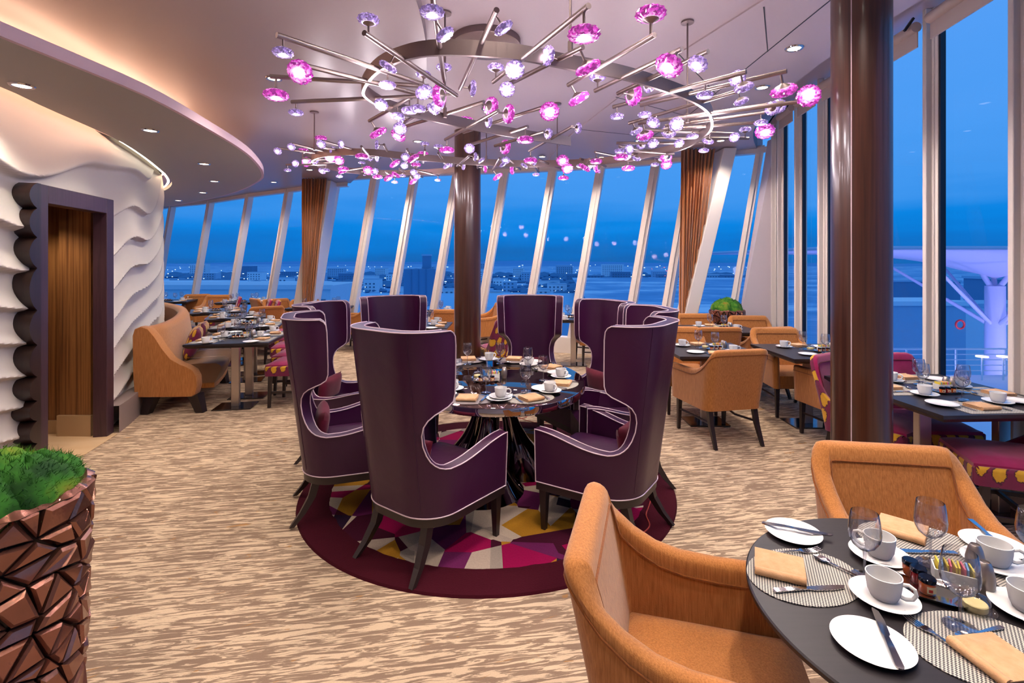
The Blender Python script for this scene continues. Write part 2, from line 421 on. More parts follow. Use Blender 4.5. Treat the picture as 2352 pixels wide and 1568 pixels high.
ADDED_EDGE_LAMPS = [(-8.0, 12.3), (-6.3, 11.2), (-4.9, 10.3), (-2.6, 9.2), (-1.2, 8.95)]  # downlights added along the glass to brighten mullions and ceiling there
ADDED_EDGE_R = [(.3, 8.75), (1.5, 8.35), (3.0, 7.2), (2.5, 5.0)]  # more downlights added on the right to lift the light there
RIGHT_LAMPS = [(2.3, 4.08), (2.37, 5.85), (1.83, 7.2), (-.28, 5.7), (.1, 2.2), (1.55, 2.0), (.5, 8.3), (2.2, .9), (.3, .3), (1.2, 3.2), (1.0, 1.15)]  # the last one, unseen overhead, is added to brighten the foreground table

# ------------------------------------------------------------------ shell of the room
TOPC = polyline([(-11.5, 15.8), (-9.7, 14.4), (-8.3, 13.6), (-6.45, 12.25), (-5.0, 11.3), (-3.9, 10.6), (-1.96, 9.96), (.77, 9.36), (2.47, 8.75), (3.39, 8.1), (3.93, 7.8)], 240)
LEAN = .17
def on_curve(curve, px):
    q = (px-1176)/FPX
    for a, b in zip(curve, curve[1:]):
        fa, fb = a.x-q*a.y, b.x-q*b.y
        if fa*fb <= 0:
            return a.lerp(b, fa/(fa-fb) if fa != fb else 0), (b-a).normalized()
    return (curve[0], (curve[1]-curve[0]).normalized())
def lean_x(z, k=LEAN): return -k*(3.34-z)
RIGHTC = polyline([(3.0, -3.2), (3.15, .2), (3.3, 1.6), (3.42, 2.9), (3.45, 3.4), (3.55, 4.15), (3.62, 4.95), (3.65, 5.8), (3.74, 6.45), (3.82, 7.0), (3.93, 7.45)], 120)
LIPC = polyline([(2.75, -3.2), (2.75, 0), (2.75, 2), (2.74, 3.4), (2.72, 4.2), (2.79, 5.0), (2.88, 5.6), (3.12, 6.4), (3.42, 7.1), (3.85, 7.86)], 60)
WAVE = polyline([(-3.3, -3.2), (-3.3, -.5), (-3.35, 1.2), (-3.42, 2.4), (-3.54, 3.3), (-3.67, 3.79), (-3.90, 4.74), (-4.2, 5.5), (-4.55, 6.25), (-4.93, 7.0), (-5.35, 7.65), (-5.95, 8.3), (-6.9, 9.0), (-8.4, 9.8), (-10.5, 10.6)], 420)
REC = polyline([(-.6, -3.2), (-.6, 1), (-.6, 3.1), (-.62, 3.5), (-.68, 4.0), (-.85, 4.9), (-1.05, 5.6), (-1.42, 6.53), (-2.0, 7.8), (-2.75, 9.2), (-3.3, 10.3)], 60)
OUTER = polyline([(-3.0, -3.2), (-2.9, 0), (-2.76, 1.5), (-2.68, 2.62), (-2.64, 3.02), (-2.61, 3.6), (-2.72, 4.47), (-2.84, 5.17), (-3.0, 5.77), (-3.31, 6.6), (-3.69, 7.27), (-4.59, 8.35), (-5.72, 9.4), (-7.4, 10.67), (-10, 12.2)], 90)

f = MB().prism([(-12, -3.2), (3.9, -3.2), (3.9, 2), (4.4, 8.0), (3.2, 8.6), (.9, 9.6), (-4.2, 10.9), (-12, 16.5)], -.06, 0)
struct(f.build('floor', 'carpet', ang=0))
# ceilings stop at the glass
topl = [q for q in TOPC if q.x < REC[-1].x]; topr = [q for q in TOPC if q.x >= REC[-1].x]
poly = [(q.x, q.y) for q in REC]+[(q.x, q.y+.05) for q in reversed(topl)]+[(-12, 15.5), (-12, -3.2)]
def cap_poly(name, poly, z, th, mat):
    return struct(MB().prism(poly, z, z+th).build(name, mat, ang=0))
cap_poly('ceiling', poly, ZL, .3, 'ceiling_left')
poly = [(q.x, q.y) for q in REC]+[(q.x, q.y+.05) for q in topr]+[(q.x, q.y) for q in reversed(LIPC)]
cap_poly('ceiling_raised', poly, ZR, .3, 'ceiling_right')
# pocket over the right windows
lip2 = offset(LIPC, -.0)
poly = [(q.x-.02, q.y) for q in LIPC]+[(q.x+.12, q.y) for q in reversed(RIGHTC)]
cap_poly('ceiling_pocket', poly, 3.78, .05, 'ceiling_right')
struct(MB().ribbon([(q.x, q.y) for q in LIPC], ZR, 3.8).build('trim_1', 'ceiling_right'))
# panels and joints of the raised ceiling
cap_poly('ceiling_panel', [(1.72, 3.2), (2.68, 3.2), (2.66, 4.2), (2.74, 5.0), (2.84, 5.6), (3.05, 6.4), (2.7, 8.2), (.6, 8.9), (.75, 7.2), (1.31, 4.47)], ZR-.012, .02, 'ceiling_right')
k = 2
for a, b in (((2.12, 3.2), (2.10, 5.9)), ((2.1, 5.9), (1.75, 8.35)), ((1.72, 3.42), (2.12, 4.15)), ((1.4, 4.2), (2.12, 5.2)), ((1.1, 5.3), (2.11, 6.0)), ((.9, 6.6), (1.98, 7.0))):
    d = Vector((b[0]-a[0], b[1]-a[1])); m = MB().box(((a[0]+b[0])/2, (a[1]+b[1])/2, ZR-.013), (d.length, .008, .004), math.atan2(d.y, d.x))
    struct(m.build('trim_%d' % k, 'dark_gap', ang=0)); k += 1
# soffit over the left side: thin floating slab with a lit gap above it
SI = [q+Vector((.10, 0)) for q in WAVE[::6]]
inner = offset(WAVE[::6], .12)
poly = [(q.x, q.y) for q in OUTER]+[(q.x, q.y) for q in reversed(inner)]
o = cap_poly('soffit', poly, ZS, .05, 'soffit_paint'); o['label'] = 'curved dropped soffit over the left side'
lip = MB(); p0 = OUTER; p1 = offset(OUTER, .03)
for z0, z1, a, b in ((ZS-.001, ZS+.075, p1, p1), (ZS+.075, ZS+.075, p1, p0), (ZS+.075, ZS+.05, p0, p0), (ZS-.001, ZS-.001, p0, p1)):
    lip.grid([[(q.x, q.y, z0) for q in a], [(q.x, q.y, z1) for q in b]])
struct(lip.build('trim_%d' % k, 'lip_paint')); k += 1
cl = MB(); a = offset(OUTER, -.86); b = offset(OUTER, -.92)
cl.grid([[(q.x, q.y, ZL-.19) for q in a], [(q.x, q.y, ZL-.19) for q in b]])
o = cl.build('cove_light', 'cove_glow', norm=False); tag(o, 'warm light strip glowing in the gap above the curved soffit', 'light')
cl = MB(); a = offset(OUTER, -.27); b = offset(OUTER, -.28)
cl = MB().ribbon([(q.x, q.y) for q in offset(OUTER, -1.12)], ZS+.05, ZL); struct(cl.build('trim_%d' % k, 'ceiling_left')); k += 1
cl = MB(); a = offset(WAVE[200:400:4], .30); b = offset(WAVE[200:400:4], .33)
cl.grid([[(q.x, q.y, ZS+.06) for q in a], [(q.x, q.y, ZS+.06) for q in b]])
a = offset(WAVE[200:400:4], .06); b = offset(WAVE[200:400:4], .09)
cl = MB().grid([[(q.x, q.y, ZS+.03) for q in a], [(q.x, q.y, ZS+.03) for q in b]])
tag(cl.build('wall_wash_light', 'wall_wash_glow', norm=False), 'narrow pale strip light along the top of the wavy wall', 'light')

# wavy plaster wall with carved ridges
cum = [0]
for a, b in zip(WAVE, WAVE[1:]): cum.append(cum[-1]+(b-a).length)
i0 = min(range(len(WAVE)), key=lambda i: abs(WAVE[i].y-3.79)); i1 = min(range(len(WAVE)), key=lambda i: abs(WAVE[i].y-4.74)+(WAVE[i].x < -6)*9)
S0 = cum[i1]
def ridge(s, z):
    u = s-S0
    ph = 9.2*max(0, 1-z/3.05)**1.5 + .36*math.sin(2.0*u+.9*z-1.2) + .07*math.sin(4.6*u-1.7*z+1) + (2.7*(u/3.0)**1.3*(1-.25*sm(1.4, 2.8, z)) if u > 0 else .35*sm(0, 2.0, -u))
    fr = ph-math.floor(ph)
    prof = fr**2.1*(1-sm(.90, 1.0, fr))
    return -.03 + (.085+.02*math.sin(u*.9+z))*prof
NZ = 250; nrm = [(WAVE[min(i+1, len(WAVE)-1)]-WAVE[max(i-1, 0)]).normalized() for i in range(len(WAVE))]
wl = MB(); st = 110; idx = list(range(st, len(WAVE)))
fine = []
for i in idx[:-1]:
    for t_ in ((0, .5) if WAVE[i].y < 9.2 else (0,)): fine.append((WAVE[i].lerp(WAVE[i+1], t_), cum[i]+(cum[i+1]-cum[i])*t_, nrm[i]))
nc = len(fine)
for zi in range(NZ+1):
    z = .0 + 3.0*zi/NZ
    for (q, s, n) in fine:
        d = ridge(s, z); wl.v.append((q.x+n.y*d, q.y-n.x*d, z))
for zi in range(NZ):
    z = 3.0*(zi+.5)/NZ
    for j in range(nc-1):
        s = fine[j][1]
        if cum[i0]+.03 < s < cum[i1]-.05 and z < 2.2: continue
        wl.f.append((zi*nc+j, zi*nc+j+1, (zi+1)*nc+j+1, (zi+1)*nc+j))
o = wl.build('wall_left', 'plaster', ang=60, weld=False, norm=False); struct(o, 'white plaster wall carved with flowing horizontal ridges')
struct(MB().ribbon([(q.x-.05, q.y) for q in WAVE[:st+3:4]], 0, ZL).build('wall_left_near', 'white_paint'))
# skirting right of the doorway, curving behind the banquette
a = offset(WAVE[i1+1:360:3], .135); b = offset(WAVE[i1+1:360:3], .0)
sk = MB().grid([[(q.x, q.y, 0) for q in a], [(q.x, q.y, .26) for q in a], [(q.x, q.y, .26) for q in b]])
struct(sk.build('baseboard_left', 'taupe_skirting'))
# door surround
A = Vector((-3.67, 3.79)); B = Vector((-3.90, 4.74)); dv = (B-A).normalized(); nv = Vector((dv.y, -dv.x)); LEN = (B-A).length
def slab(mb, s0, s1, n0, n1, z0, z1):
    P = [A+dv*s0+nv*n0, A+dv*s1+nv*n0, A+dv*s1+nv*n1, A+dv*s0+nv*n1]; return mb.prism([(q.x, q.y) for q in P], z0, z1)
door = empty('door_1', (0, 0, 0)); struct(door, 'dark framed doorway recess cut in the wavy wall'); 
for nm, s0, s1, z0, z1 in (('frame_post', -.02, .09, 0, 2.24), ('frame_post', LEN-.06, LEN+.06, 0, 2.24), ('frame_head', .09, LEN-.06, 2.10, 2.24)):
    slab(MB(), s0, s1, -.03, .085, z0, z1).build(nm, 'frame_veneer', door, ang=0, bevel=.004, seg=1)
zs = [2.24, 2.05, 1.83, 1.60, 1.28, 1.02, .78, .60, .45, .28, .12, 0.0]
pts = []
for a, b in zip(zs, zs[1:]):
    for i in range(9):
        t_ = i/9; pts.append((-.02-.02-.085*math.sin(PI*t_)**.7, a+(b-a)*t_))
pts.append((-.04, 0)); scp = MB(); k0 = []
for n_ in (-.06, .088):
    for (s_, z_) in pts: q = A+dv*s_+nv*n_; scp.v.append((q.x, q.y, z_))
    for (s_, z_) in pts: q = A+dv*0.0+nv*n_; scp.v.append((q.x, q.y, z_))
m = len(pts)
for i in range(m-1):
    scp.f += [(i, i+1, m+i+1, m+i), (2*m+i, 3*m+i, 3*m+i+1, 2*m+i+1), (i, 2*m+i, 2*m+i+1, i+1)]
scp.build('scalloped_edge', 'dark_trim', door, ang=30)
# alcove behind the doorway
al = empty('wall_alcove', (0, 0, 0)); struct(al, 'wood panelled recess inside the doorway')
MB().box((-4.62, 4.86, 1.10), (1.0, .12, 2.2)).build('panel', 'door_veneer', al, ang=0)
MB().box((-4.13, 4.79, 1.10), (.30, .12, 2.2)).build('panel', 'door_veneer', al, ang=0)
MB().box((-4.62, 4.79, .065), (1.0, .03, .13)).build('skirting', 'beige_skirting', al, ang=0)
MB().box((-4.12, 4.72, .10), (.32, .03, .2)).build('skirting', 'beige_skirting', al, ang=0)
MB().box((-5.15, 4.2, 1.15), (.1, 1.4, 2.3)).build('side_panel', 'door_veneer', al, ang=0)
MB().prism([(-5.2, 3.5), (-3.9, 3.5), (-4.15, 4.85), (-5.2, 4.9)], 2.20, 2.26).build('lintel', 'dark_trim', al, ang=0)
MB().box((-4.5, 3.55, 1.15), (1.3, .1, 2.3)).build('side_panel', 'door_veneer', al, ang=0)
q0 = A+nv*.14; q1 = B+nv*.14
struct(MB().prism([(q0.x, q0.y), (q1.x, q1.y), (-4.0, 4.9), (-5.2, 4.9), (-5.2, 3.4), (-3.9, 3.4)], .001, .006).build('floor_marble', 'marble', ang=0), 'pale marble threshold in the doorway')
# wall behind the viewer and far left closure
struct(MB().box((0, -3.25, 1.9), (12, .1, 3.8)).build('wall_back', 'white_paint', ang=0))
struct(MB().box((-12, 13.2, 1.7), (.1, 7, 3.4)).build('wall_left_far', 'white_paint', ang=0))

# ---- slanted glazing across the back
tk = 20
def frame_post(px, wd=.15, dp=.13, z0=0, z1=3.45, k_=LEAN, mat='white_frame', dy=0, name=None):
    global tk
    P, t_ = on_curve(TOPC, px); n = Vector((-t_.y, t_.x)); vs = []
    for z in (z0, z1):
        for a, b in ((-1, -1), (1, -1), (1, 1), (-1, 1)):
            q = P+t_*(a*wd/2)+n*(b*dp/2); vs.append((q.x+lean_x(z, k_), q.y+dy, z))
    m = MB().add(vs, [(3, 2, 1, 0), (4, 5, 6, 7), (0, 1, 5, 4), (1, 2, 6, 5), (2, 3, 7, 6), (3, 0, 4, 7)])
    # a raised rib down the middle of the room side
    vs = []
    for z in (z0, z1):
        for a, b in ((-.25, -1.5), (.25, -1.5), (.25, -.9), (-.25, -.9)):
            q = P+t_*(a*wd/2)+n*(b*dp/2); vs.append((q.x+lean_x(z, k_), q.y+dy, z))
    m.add(vs, [(3, 2, 1, 0), (4, 5, 6, 7), (0, 1, 5, 4), (1, 2, 6, 5), (2, 3, 7, 6), (3, 0, 4, 7)])
    o = m.build(name or 'trim_%d' % tk, mat, ang=0); tk += 1; return struct(o)
MUL = [330, 398, 486, 575, 666, 772, 862, 952, 1050, 1160, 1270, 1380, 1507, 1590, 1745]
for px in MUL: frame_post(px, .11 if px > 1700 else .15)
for i, (a, b) in enumerate(zip(MUL, MUL[1:])):
    P, Q = on_curve(TOPC, a)[0], on_curve(TOPC, b)[0]; vs = []
    for z in (.25, 3.45):
        vs += [(P.x+lean_x(z), P.y, z), (Q.x+lean_x(z), Q.y, z)]
    struct(MB().add(vs, [(0, 1, 3, 2)]).build('window_%d' % (i+1), 'window_glass', ang=0, norm=False))
sl = MB()
for z0, z1, d0, d1 in ((0, .28, -.12, -.12), (.28, .28, -.12, .1)):
    a = offset(TOPC, -d0*-1); b = offset(TOPC, -d1*-1)
    sl.grid([[(q.x+lean_x(z0), q.y-.12 if d0 < 0 else q.y+.1, z0) for q in TOPC], [(q.x+lean_x(z1), q.y-.12 if d1 < 0 else q.y+.1, z1) for q in TOPC]])
struct(sl.build('baseboard_back', 'white_frame'))
hd = MB().grid([[(q.x-.02, q.y-.10, 3.20) for q in topl], [(q.x, q.y-.10, 3.42) for q in topl]]); hd.grid([[(q.x-.02, q.y-.10, 3.20) for q in topl], [(q.x-.02, q.y+.05, 3.20) for q in topl]])
struct(hd.build('trim_%d' % tk, 'white_frame')); tk += 1
hd = MB().grid([[(q.x-.02, q.y-.10, 3.33) for q in topr], [(q.x, q.y-.10, 3.42) for q in topr]]); hd.grid([[(q.x-.02, q.y-.10, 3.33) for q in topr], [(q.x-.02, q.y+.05, 3.33) for q in topr]])
struct(hd.build('trim_%d' % tk, 'white_frame')); tk += 1
# leaning structural piers with a curtain beside each
def pier(px, w_, d_, dy, k_, zt):
    P, t_ = on_curve(TOPC, px); vs = []
    for z in (0, zt):
        for a, b in ((-1, -1), (1, -1), (1, 1), (-1, 1)):
            vs.append((P.x+a*w_/2+lean_x(z, k_), P.y+dy+b*d_/2, z))
    m = MB().add(vs, [(3, 2, 1, 0), (4, 5, 6, 7), (0, 1, 5, 4), (1, 2, 6, 5), (2, 3, 7, 6), (3, 0, 4, 7)])
    return m
tag(pier(763, .34, .4, -.30, .17, 3.275).build('leaning_pier', 'white_frame', ang=0, bevel=.01), 'wide pale leaning pier beside the left copper curtain', 'column', 'leaning piers between the windows')
tag(pier(1646, .20, .4, -.30, .235, 3.385).build('leaning_pier', 'white_frame', ang=0, bevel=.01), 'wide pale leaning pier beside the right copper curtain', 'column', 'leaning piers between the windows')
def curtain(x0, x1, b0, b1, y, z1, label):
    n = 150; rows = []
    for z in (.04, .5, 1.2, 2.0, 2.8, z1):
        u = z/z1; l0, l1 = b0+(x0-b0)*u, b1+(x1-b1)*u
        rows.append([(l0+(l1-l0)*i/n+.006*math.sin(i*.9+z*2), y+.055*math.sin(i/n*2*PI*9+.25*math.sin(z*2))+.015*math.sin(i*.31+z), z) for i in range(n+1)])
    o = MB().grid(rows).build('curtain', 'copper_curtain', ang=80, norm=False)
    sm_ = o.modifiers.new('thick', 'SOLIDIFY'); sm_.thickness = .006
    tag(o, label, 'curtain', 'copper curtains')
curtain(-4.12, -3.62, -4.10, -3.99, 9.82, 3.27, 'gathered copper curtain between windows at the left')
curtain(2.62, 3.12, 2.60, 2.70, 7.74, 3.38, 'gathered copper curtain between windows at the right')

# ---- upright glazing down the right side
RM = []
for px in (2345, 2142, 2017, 1893, 1838, 1797): RM.append(on_curve(RIGHTC, px))
for yy in (2.55, 1.7, .8, -.2, -1.3, -2.6):
    j = min(range(1, len(RIGHTC)-1), key=lambda i: abs(RIGHTC[i].y-yy)); RM.insert(0, (RIGHTC[j], (RIGHTC[j+1]-RIGHTC[j]).normalized()))
RM.append((RIGHTC[-1], (RIGHTC[-1]-RIGHTC[-2]).normalized()))
RM = sorted(RM, key=lambda q: q[0].y)
for P, t_ in RM:
    m = MB().box((P.x+.02, P.y, 1.89), (.09, .11, 3.78), math.atan2(t_.y, t_.x)-PI/2)
    m.box((P.x-.045, P.y, 1.89), (.05, .045, 3.78), math.atan2(t_.y, t_.x)-PI/2)
    struct(m.build('trim_%d' % tk, 'white_frame', ang=0, bevel=.004, seg=1)); tk += 1
BLW = ['at the top right corner, nearest the viewer', 'right of the right column, second from the viewer', 'just right of the right column', 'just left of the right column', 'second left of the right column', 'third left of the right column', 'fourth left of the right column', 'at the far corner, smallest', 'a', 'b']
for i, ((P, t_), (Q, u_)) in enumerate(zip(RM, RM[1:])):
    vs = [(P.x+.03, P.y, .2), (Q.x+.03, Q.y, .2), (Q.x+.03, Q.y, 3.78), (P.x+.03, P.y, 3.78)]
    wn = struct(MB().add(vs, [(0, 1, 2, 3)]).build('window_%d' % (i+31), 'window_glass', ang=0, norm=False))
    d = (Q-P).normalized(); rz = math.atan2(d.y, d.x)
    a = P+d*.10; sash = MB()
    for pt in (Q-d*.085,): sash.box((pt.x+.0, pt.y, 1.9), (.035, .05, 3.4), rz)
    MB().box(((Q-d*.115).x, (Q-d*.115).y, 1.9), (.02, .04, 3.4), rz).build('seal', 'dark_gap', wn, ang=0)
    sash.build('sash', 'white_frame', wn, ang=0)
    if P.y > 1.5:
        L0 = (Q-P).length; c = (P+Q)/2-Vector((.07, 0)); c2 = (P+Q)/2
        a, b = P+d*.08-Vector((.08, 0)), Q-d*.08-Vector((.08, 0))
        pos = {0: 'nearest the viewer', 1: 'second from the viewer'}
        bl = empty('roller_blind', (c.x, c.y, 3.5), 0, None, 'blind', 'rolled white blinds over the right windows')
        bl['label'] = 'white rolled window blind, '+BLW.pop(0)
        m = MB().bar((a.x-c.x, a.y-c.y, .17), (b.x-c.x, b.y-c.y, .17), .045, n=16); m.build('roll', 'blind_fabric', bl)
        m = MB().box((0, 0, .08), (L0-.16, .012, .17), rz); m.build('fabric', 'blind_fabric', bl, ang=0)
        m = MB().box((a.x-c.x+d.x*.02-.05, a.y-c.y+d.y*.02, .2), (.02, .02, .13), rz, Matrix.Rotation(rz, 3, 'Z') @ Matrix.Rotation(.6, 3, 'X')); m.build('bracket', 'black_plastic', bl, ang=0)
# inside ledge at the foot of the right windows
a = [(q.x-.14, q.y) for q in RIGHTC[10:]]; b = [(q.x+.1, q.y) for q in RIGHTC[10:]]
ld = MB().grid([[(x, y, 0) for x, y in a], [(x, y, .17) for x, y in a], [(x, y, .17) for x, y in b]])
struct(ld.build('baseboard_right', 'white_frame'))
# plain panel in the far right corner
e_ = TOPC[-1]; r_ = RIGHTC[-1]
pn = MB().add([(e_.x+lean_x(0), e_.y-.1, 0), (r_.x, r_.y, 0), (r_.x, r_.y, 3.5), (e_.x, e_.y-.1, 3.5)], [(0, 1, 2, 3)])
struct(pn.build('wall_right', 'panel_grey', ang=0))

# ---- round columns
def column(x, y, r, h, seam, label):
    c = empty('round_column', (x, y, 0), 0, label, 'column')
    MB().lathe([(r, 0), (r, h)], 64).build('shaft', 'column_veneer', c)
    a = seam; MB().tube([((r+.0005)*math.cos(a), (r+.0005)*math.sin(a), 0), ((r+.0005)*math.cos(a), (r+.0005)*math.sin(a), h)], .0028, 6).build('joint', 'piping', c)
column(2.0, 2.87, .148, ZR, math.radians(236-18), 'dark wood column in the right foreground, floor to ceiling')
column(-.60, 6.75, .178, ZR, math.radians(200), 'dark wood column in the middle behind the dining chairs')

# ---- recessed downlights
dl = empty('ceiling_downlight', (0, 0, 0), 0, None, 'light')
MB().lathe([(.048, -.002), (.052, -.008), (.066, -.007), (.071, 0), (.066, .001)], 28).build('ring', 'silver', dl)
MB().lathe([(.0, -.0035), (.049, -.0035)], 28).build('lens', 'downlight_glow', dl, norm=False)
SL = ['nearest the viewer', 'second from the left edge', 'third along the curve', 'fourth along the curve', 'fifth along the curve', 'farthest along', 'out of frame at left']
for i, (x, y) in enumerate(SOFFIT_LAMPS):
    place(dl, (x, y, ZS-.001), 0, 'small round downlight in the dropped left soffit, %s' % ['leftmost and largest', 'second from left', 'above the sofa end', 'before the soffit tip', 'over the far tables', 'tiny and farthest', 'behind the viewer'][i], 'soffit downlights')
    spot('soffit_lamp', (x, y, ZS-.02), 48, (1, .88, .76), size=2.2)
for i, (x, y) in enumerate(LEFT_LAMPS):
    place(dl, (x, y, ZL-.001), 0, 'round downlight in the pinkish left ceiling, %s' % ['left of the chandelier', 'below the chandelier middle', 'over the left aisle', 'near the viewer', 'near the left curtain', 'near the far windows', 'near the left pier'][i], 'left ceiling downlights')
    spot('left_lamp', (x, y, ZL-.02), 82 if y > 1 else 60)
for i, (x, y) in enumerate(RIGHT_LAMPS):
    place(dl, (x, y, ZR-.014), 0, 'round downlight in the raised ceiling, %s' % ['beside the right column', 'near the right window lip', 'near the right curtain', 'behind the near arc', 'over the rug front', 'over the round foreground table', 'by the middle windows', 'behind the right edge', 'behind the viewer', 'over the right purple chairs', 'added unseen over the near armchair'][i], 'raised ceiling downlights')
    spot('raised_lamp', (x, y, ZR-.035), 98 if y > 1 else 80)
for i, (x, y) in enumerate(ADDED_EDGE_LAMPS):
    place(dl, (x, y, ZL-.001), 0, 'small added downlight close to the slanted windows on the left, %s' % ['farthest left', 'second', 'third', 'fourth', 'rightmost'][i], 'added window side downlights'); spot('added_edge_lamp', (x, y, ZL-.02), 90)
for i, (x, y) in enumerate(ADDED_EDGE_R):
    place(dl, (x, y, ZR-.014), 0, 'small added downlight close to the glass on the right, %s' % ['leftmost', 'second', 'third', 'rightmost'][i], 'added window side downlights'); spot('added_edge_lamp', (x, y, ZR-.035), 90)
spot('alcove_fill_light', (-4.3, 4.3, 2.18), 30, (1, .8, .6), 2.2, .6, .04)  # light added to brighten the dark recess; no fixture is modelled
# ------------------------------------------------------------------ chandelier
ch = empty('chandelier', (.3, 3.8, 0), 0, 'brushed steel ribbon chandelier with pink and lilac crystal lamps under the ceiling', 'chandelier')
def rel(x, y, z): return Vector((x-.3, y-3.8, z))
seq = [(1310, 325, 2.66), (1150, 300, 2.66), (1000, 268, 2.66), (900, 245, 2.66), (845, 215, 2.66), (835, 193, 2.66), (868, 150, 2.66), (930, 122, 2.66), (1000, 110, 2.66), (1100, 112, 2.66), (1200, 122, 2.66),
       (1300, 142, 2.66), (1400, 160, 2.66), (1500, 187, 2.66), (1600, 226, 2.66), (1634, 262, 2.66), (1622, 300, 2.67), (1550, 340, 2.68), (1400, 368, 2.70), (1250, 376, 2.73), (1100, 372, 2.76),
       (950, 360, 2.80), (850, 350, 2.83), (770, 350, 2.85), (725, 358, 2.86), (720, 370, 2.86), (760, 384, 2.86), (850, 396, 2.86), (960, 396, 2.86), (1045, 390, 2.86)]
P3 = []
for px, py, z in seq:
    x, y = G(px, py, z); P3.append(Vector((x, y, z)))
rib = polyline(P3, 260)
hw, tw = .037, .009; n = len(rib); rm = MB(); sides = []
for i, q in enumerate(rib):
    t_ = (rib[min(i+1, n-1)]-rib[max(i-1, 0)]); t_.z = 0; t_.normalize(); s_ = Vector((t_.y, -t_.x, 0)); sides.append((t_, s_))
rings = []
for i, q in enumerate(rib):
    t_, s_ = sides[i]; c = rel(*q); rings.append([c+s_*tw+Vector((0, 0, hw)), c+s_*tw-Vector((0, 0, hw)), c-s_*tw-Vector((0, 0, hw)), c-s_*tw+Vector((0, 0, hw)), c+s_*tw+Vector((0, 0, hw))])
rm.grid(rings); rm.f.append((0, 1, 2, 3)); k = (n-1)*5; rm.f.append((k, k+1, k+2, k+3))
rm.build('ribbon', 'nickel', ch, ang=40)
for px, py, z, top in ((1579, 282, 2.66, ZR), (1310, 128, 2.66, ZR), (1117, 372, 2.76, ZR), (722, 345, 2.86, ZL), (1280, 376, 2.73, ZR), (1022, 270, 2.66, ZR)):
    x, y = G(px, py, z); r_ = MB().bar(rel(x, y, z+.03), rel(x, y, top), .0065, n=10).bar(rel(x, y, z-.0), rel(x, y, z+.07), .013, n=10)
    r_.lathe([(.0, .0), (.045, .0), (.045, -.012), (.0, -.016)], 20, rel(x, y, top-.002)); r_.build('suspension_rod', 'nickel', ch)
cx_, cy_ = G(1117, 92, ZR); fl = MB().lathe([(.27, 0), (.27, -.05), (.262, -.055), (0, -.055)], 48, rel(cx_, cy_, ZR)); fl.build('ceiling_canopy', 'nickel', ch)
# one crystal head of each kind, unit radius, axis +z
def head(kind):
    lob = 11 if kind == 'pink_crystal' else 9
    prof = [(.22, -.32), (.62, -.36), (.90, -.2), (1.0, .0), (.93, .2), (.74, .34), (.5, .3), (.3, .18), (.0, .14)]
    m = MB(); k = 0; nn = lob*4
    for pi_, (r, z) in enumerate(prof):
        for j in range(nn):
            a = 2*PI*j/nn; q = r*(1+(.07 if 1 < pi_ < 6 else 0)*math.cos(lob*a+(pi_ % 2)*PI))
            m.v.append((q*math.cos(a), q*math.sin(a), z))
    for i in range(len(prof)-1):
        for j in range(nn): m.f.append((i*nn+j, i*nn+(j+1) % nn, (i+1)*nn+(j+1) % nn, (i+1)*nn+j))
    o = m.build('crystal', kind, ch, ang=0)
    c = MB().lathe([(.1, -1.5), (.1, -.62), (.2, -.55), (.62, -.3), (.4, -.26)], 18).build('cup', 'nickel', o)
    b = MB().lathe([(0, .12), (.2, .16), (.25, .26), (.16, .38), (0, .42)], 14).build('bulb', 'lamp_core', o)
    return o, c, b
HP, HL = head('pink_crystal'), head('lilac_crystal'); usedh = set()
def put_head(kind, pos, d):
    o, c, b = HP if kind == 'p' else HL
    if kind in usedh:
        o2 = o.copy(); C.objects.link(o2); o2.parent = ch
        for q in (c, b):
            q2 = q.copy(); C.objects.link(q2); q2.parent = o2
        o = o2
    usedh.add(kind); r = (.064 if kind == 'p' else .046)*random.uniform(.92, 1.08)
    d = d.normalized(); o.rotation_euler = d.to_track_quat('Z', 'Y').to_euler(); o.scale = (r, r, r); o.location = pos+d*r*1.5
acc = 0; last = rib[0]; step = .168; barproto = MB().bar((0, -.5, 0), (0, .5, 0), .0125, n=14).build('bar', 'nickel', ch); firstb = True; hc = 0
rnd = random.Random(21); NB = 0
for i in range(1, n):
    acc += (rib[i]-rib[i-1]).length
    if acc < step or i > n-6: continue
    acc = 0; t_, s_ = sides[i]; q = rib[i]; NB += 1
    ang = rnd.uniform(-.28, .28); dr = Matrix.Rotation(ang, 3, 'Z') @ s_
    L_ = rnd.uniform(.62, 1.0) if q.y < 4.6 else rnd.uniform(.4, .75)
    off = rnd.uniform(-.18, .18); zz = rnd.choice((-.03, 0, .03))
    b = barproto if firstb else barproto.copy()
    if not firstb: C.objects.link(b)
    firstb = False; b.parent = ch
    cpt = rel(q.x, q.y, q.z+zz)+dr*off; b.location = cpt; b.rotation_euler = (0, 0, face(dr.x, dr.y)); b.scale = (1, L_, 1)
    side = dr.cross(Vector((0, 0, 1)))
    ends = [(1, rnd.choice('ppll')), (-1, rnd.choice('plll'))]
    if rnd.random() < .55: ends.append((rnd.choice((-.45, .5)), 'l'))
    for u, kd in ends:
        dd = rnd.choice((Vector((0, 0, 1)), Vector((0, 0, -1)), Vector((0, 0, -1)), side, -side, Vector((0, 0, -1))+side*.7, Vector((0, 0, -1))-side*.7, Vector((0, 0, -1))-Vector((0, 1, 0))*1.2))
        put_head(kd, cpt+dr*(u*L_/2*.93), dd); hc += 1
    if NB % 3 == 0:
        bulb('chandelier_light', (q.x, q.y, q.z-.13), 8, (1, .88, .94), .06)

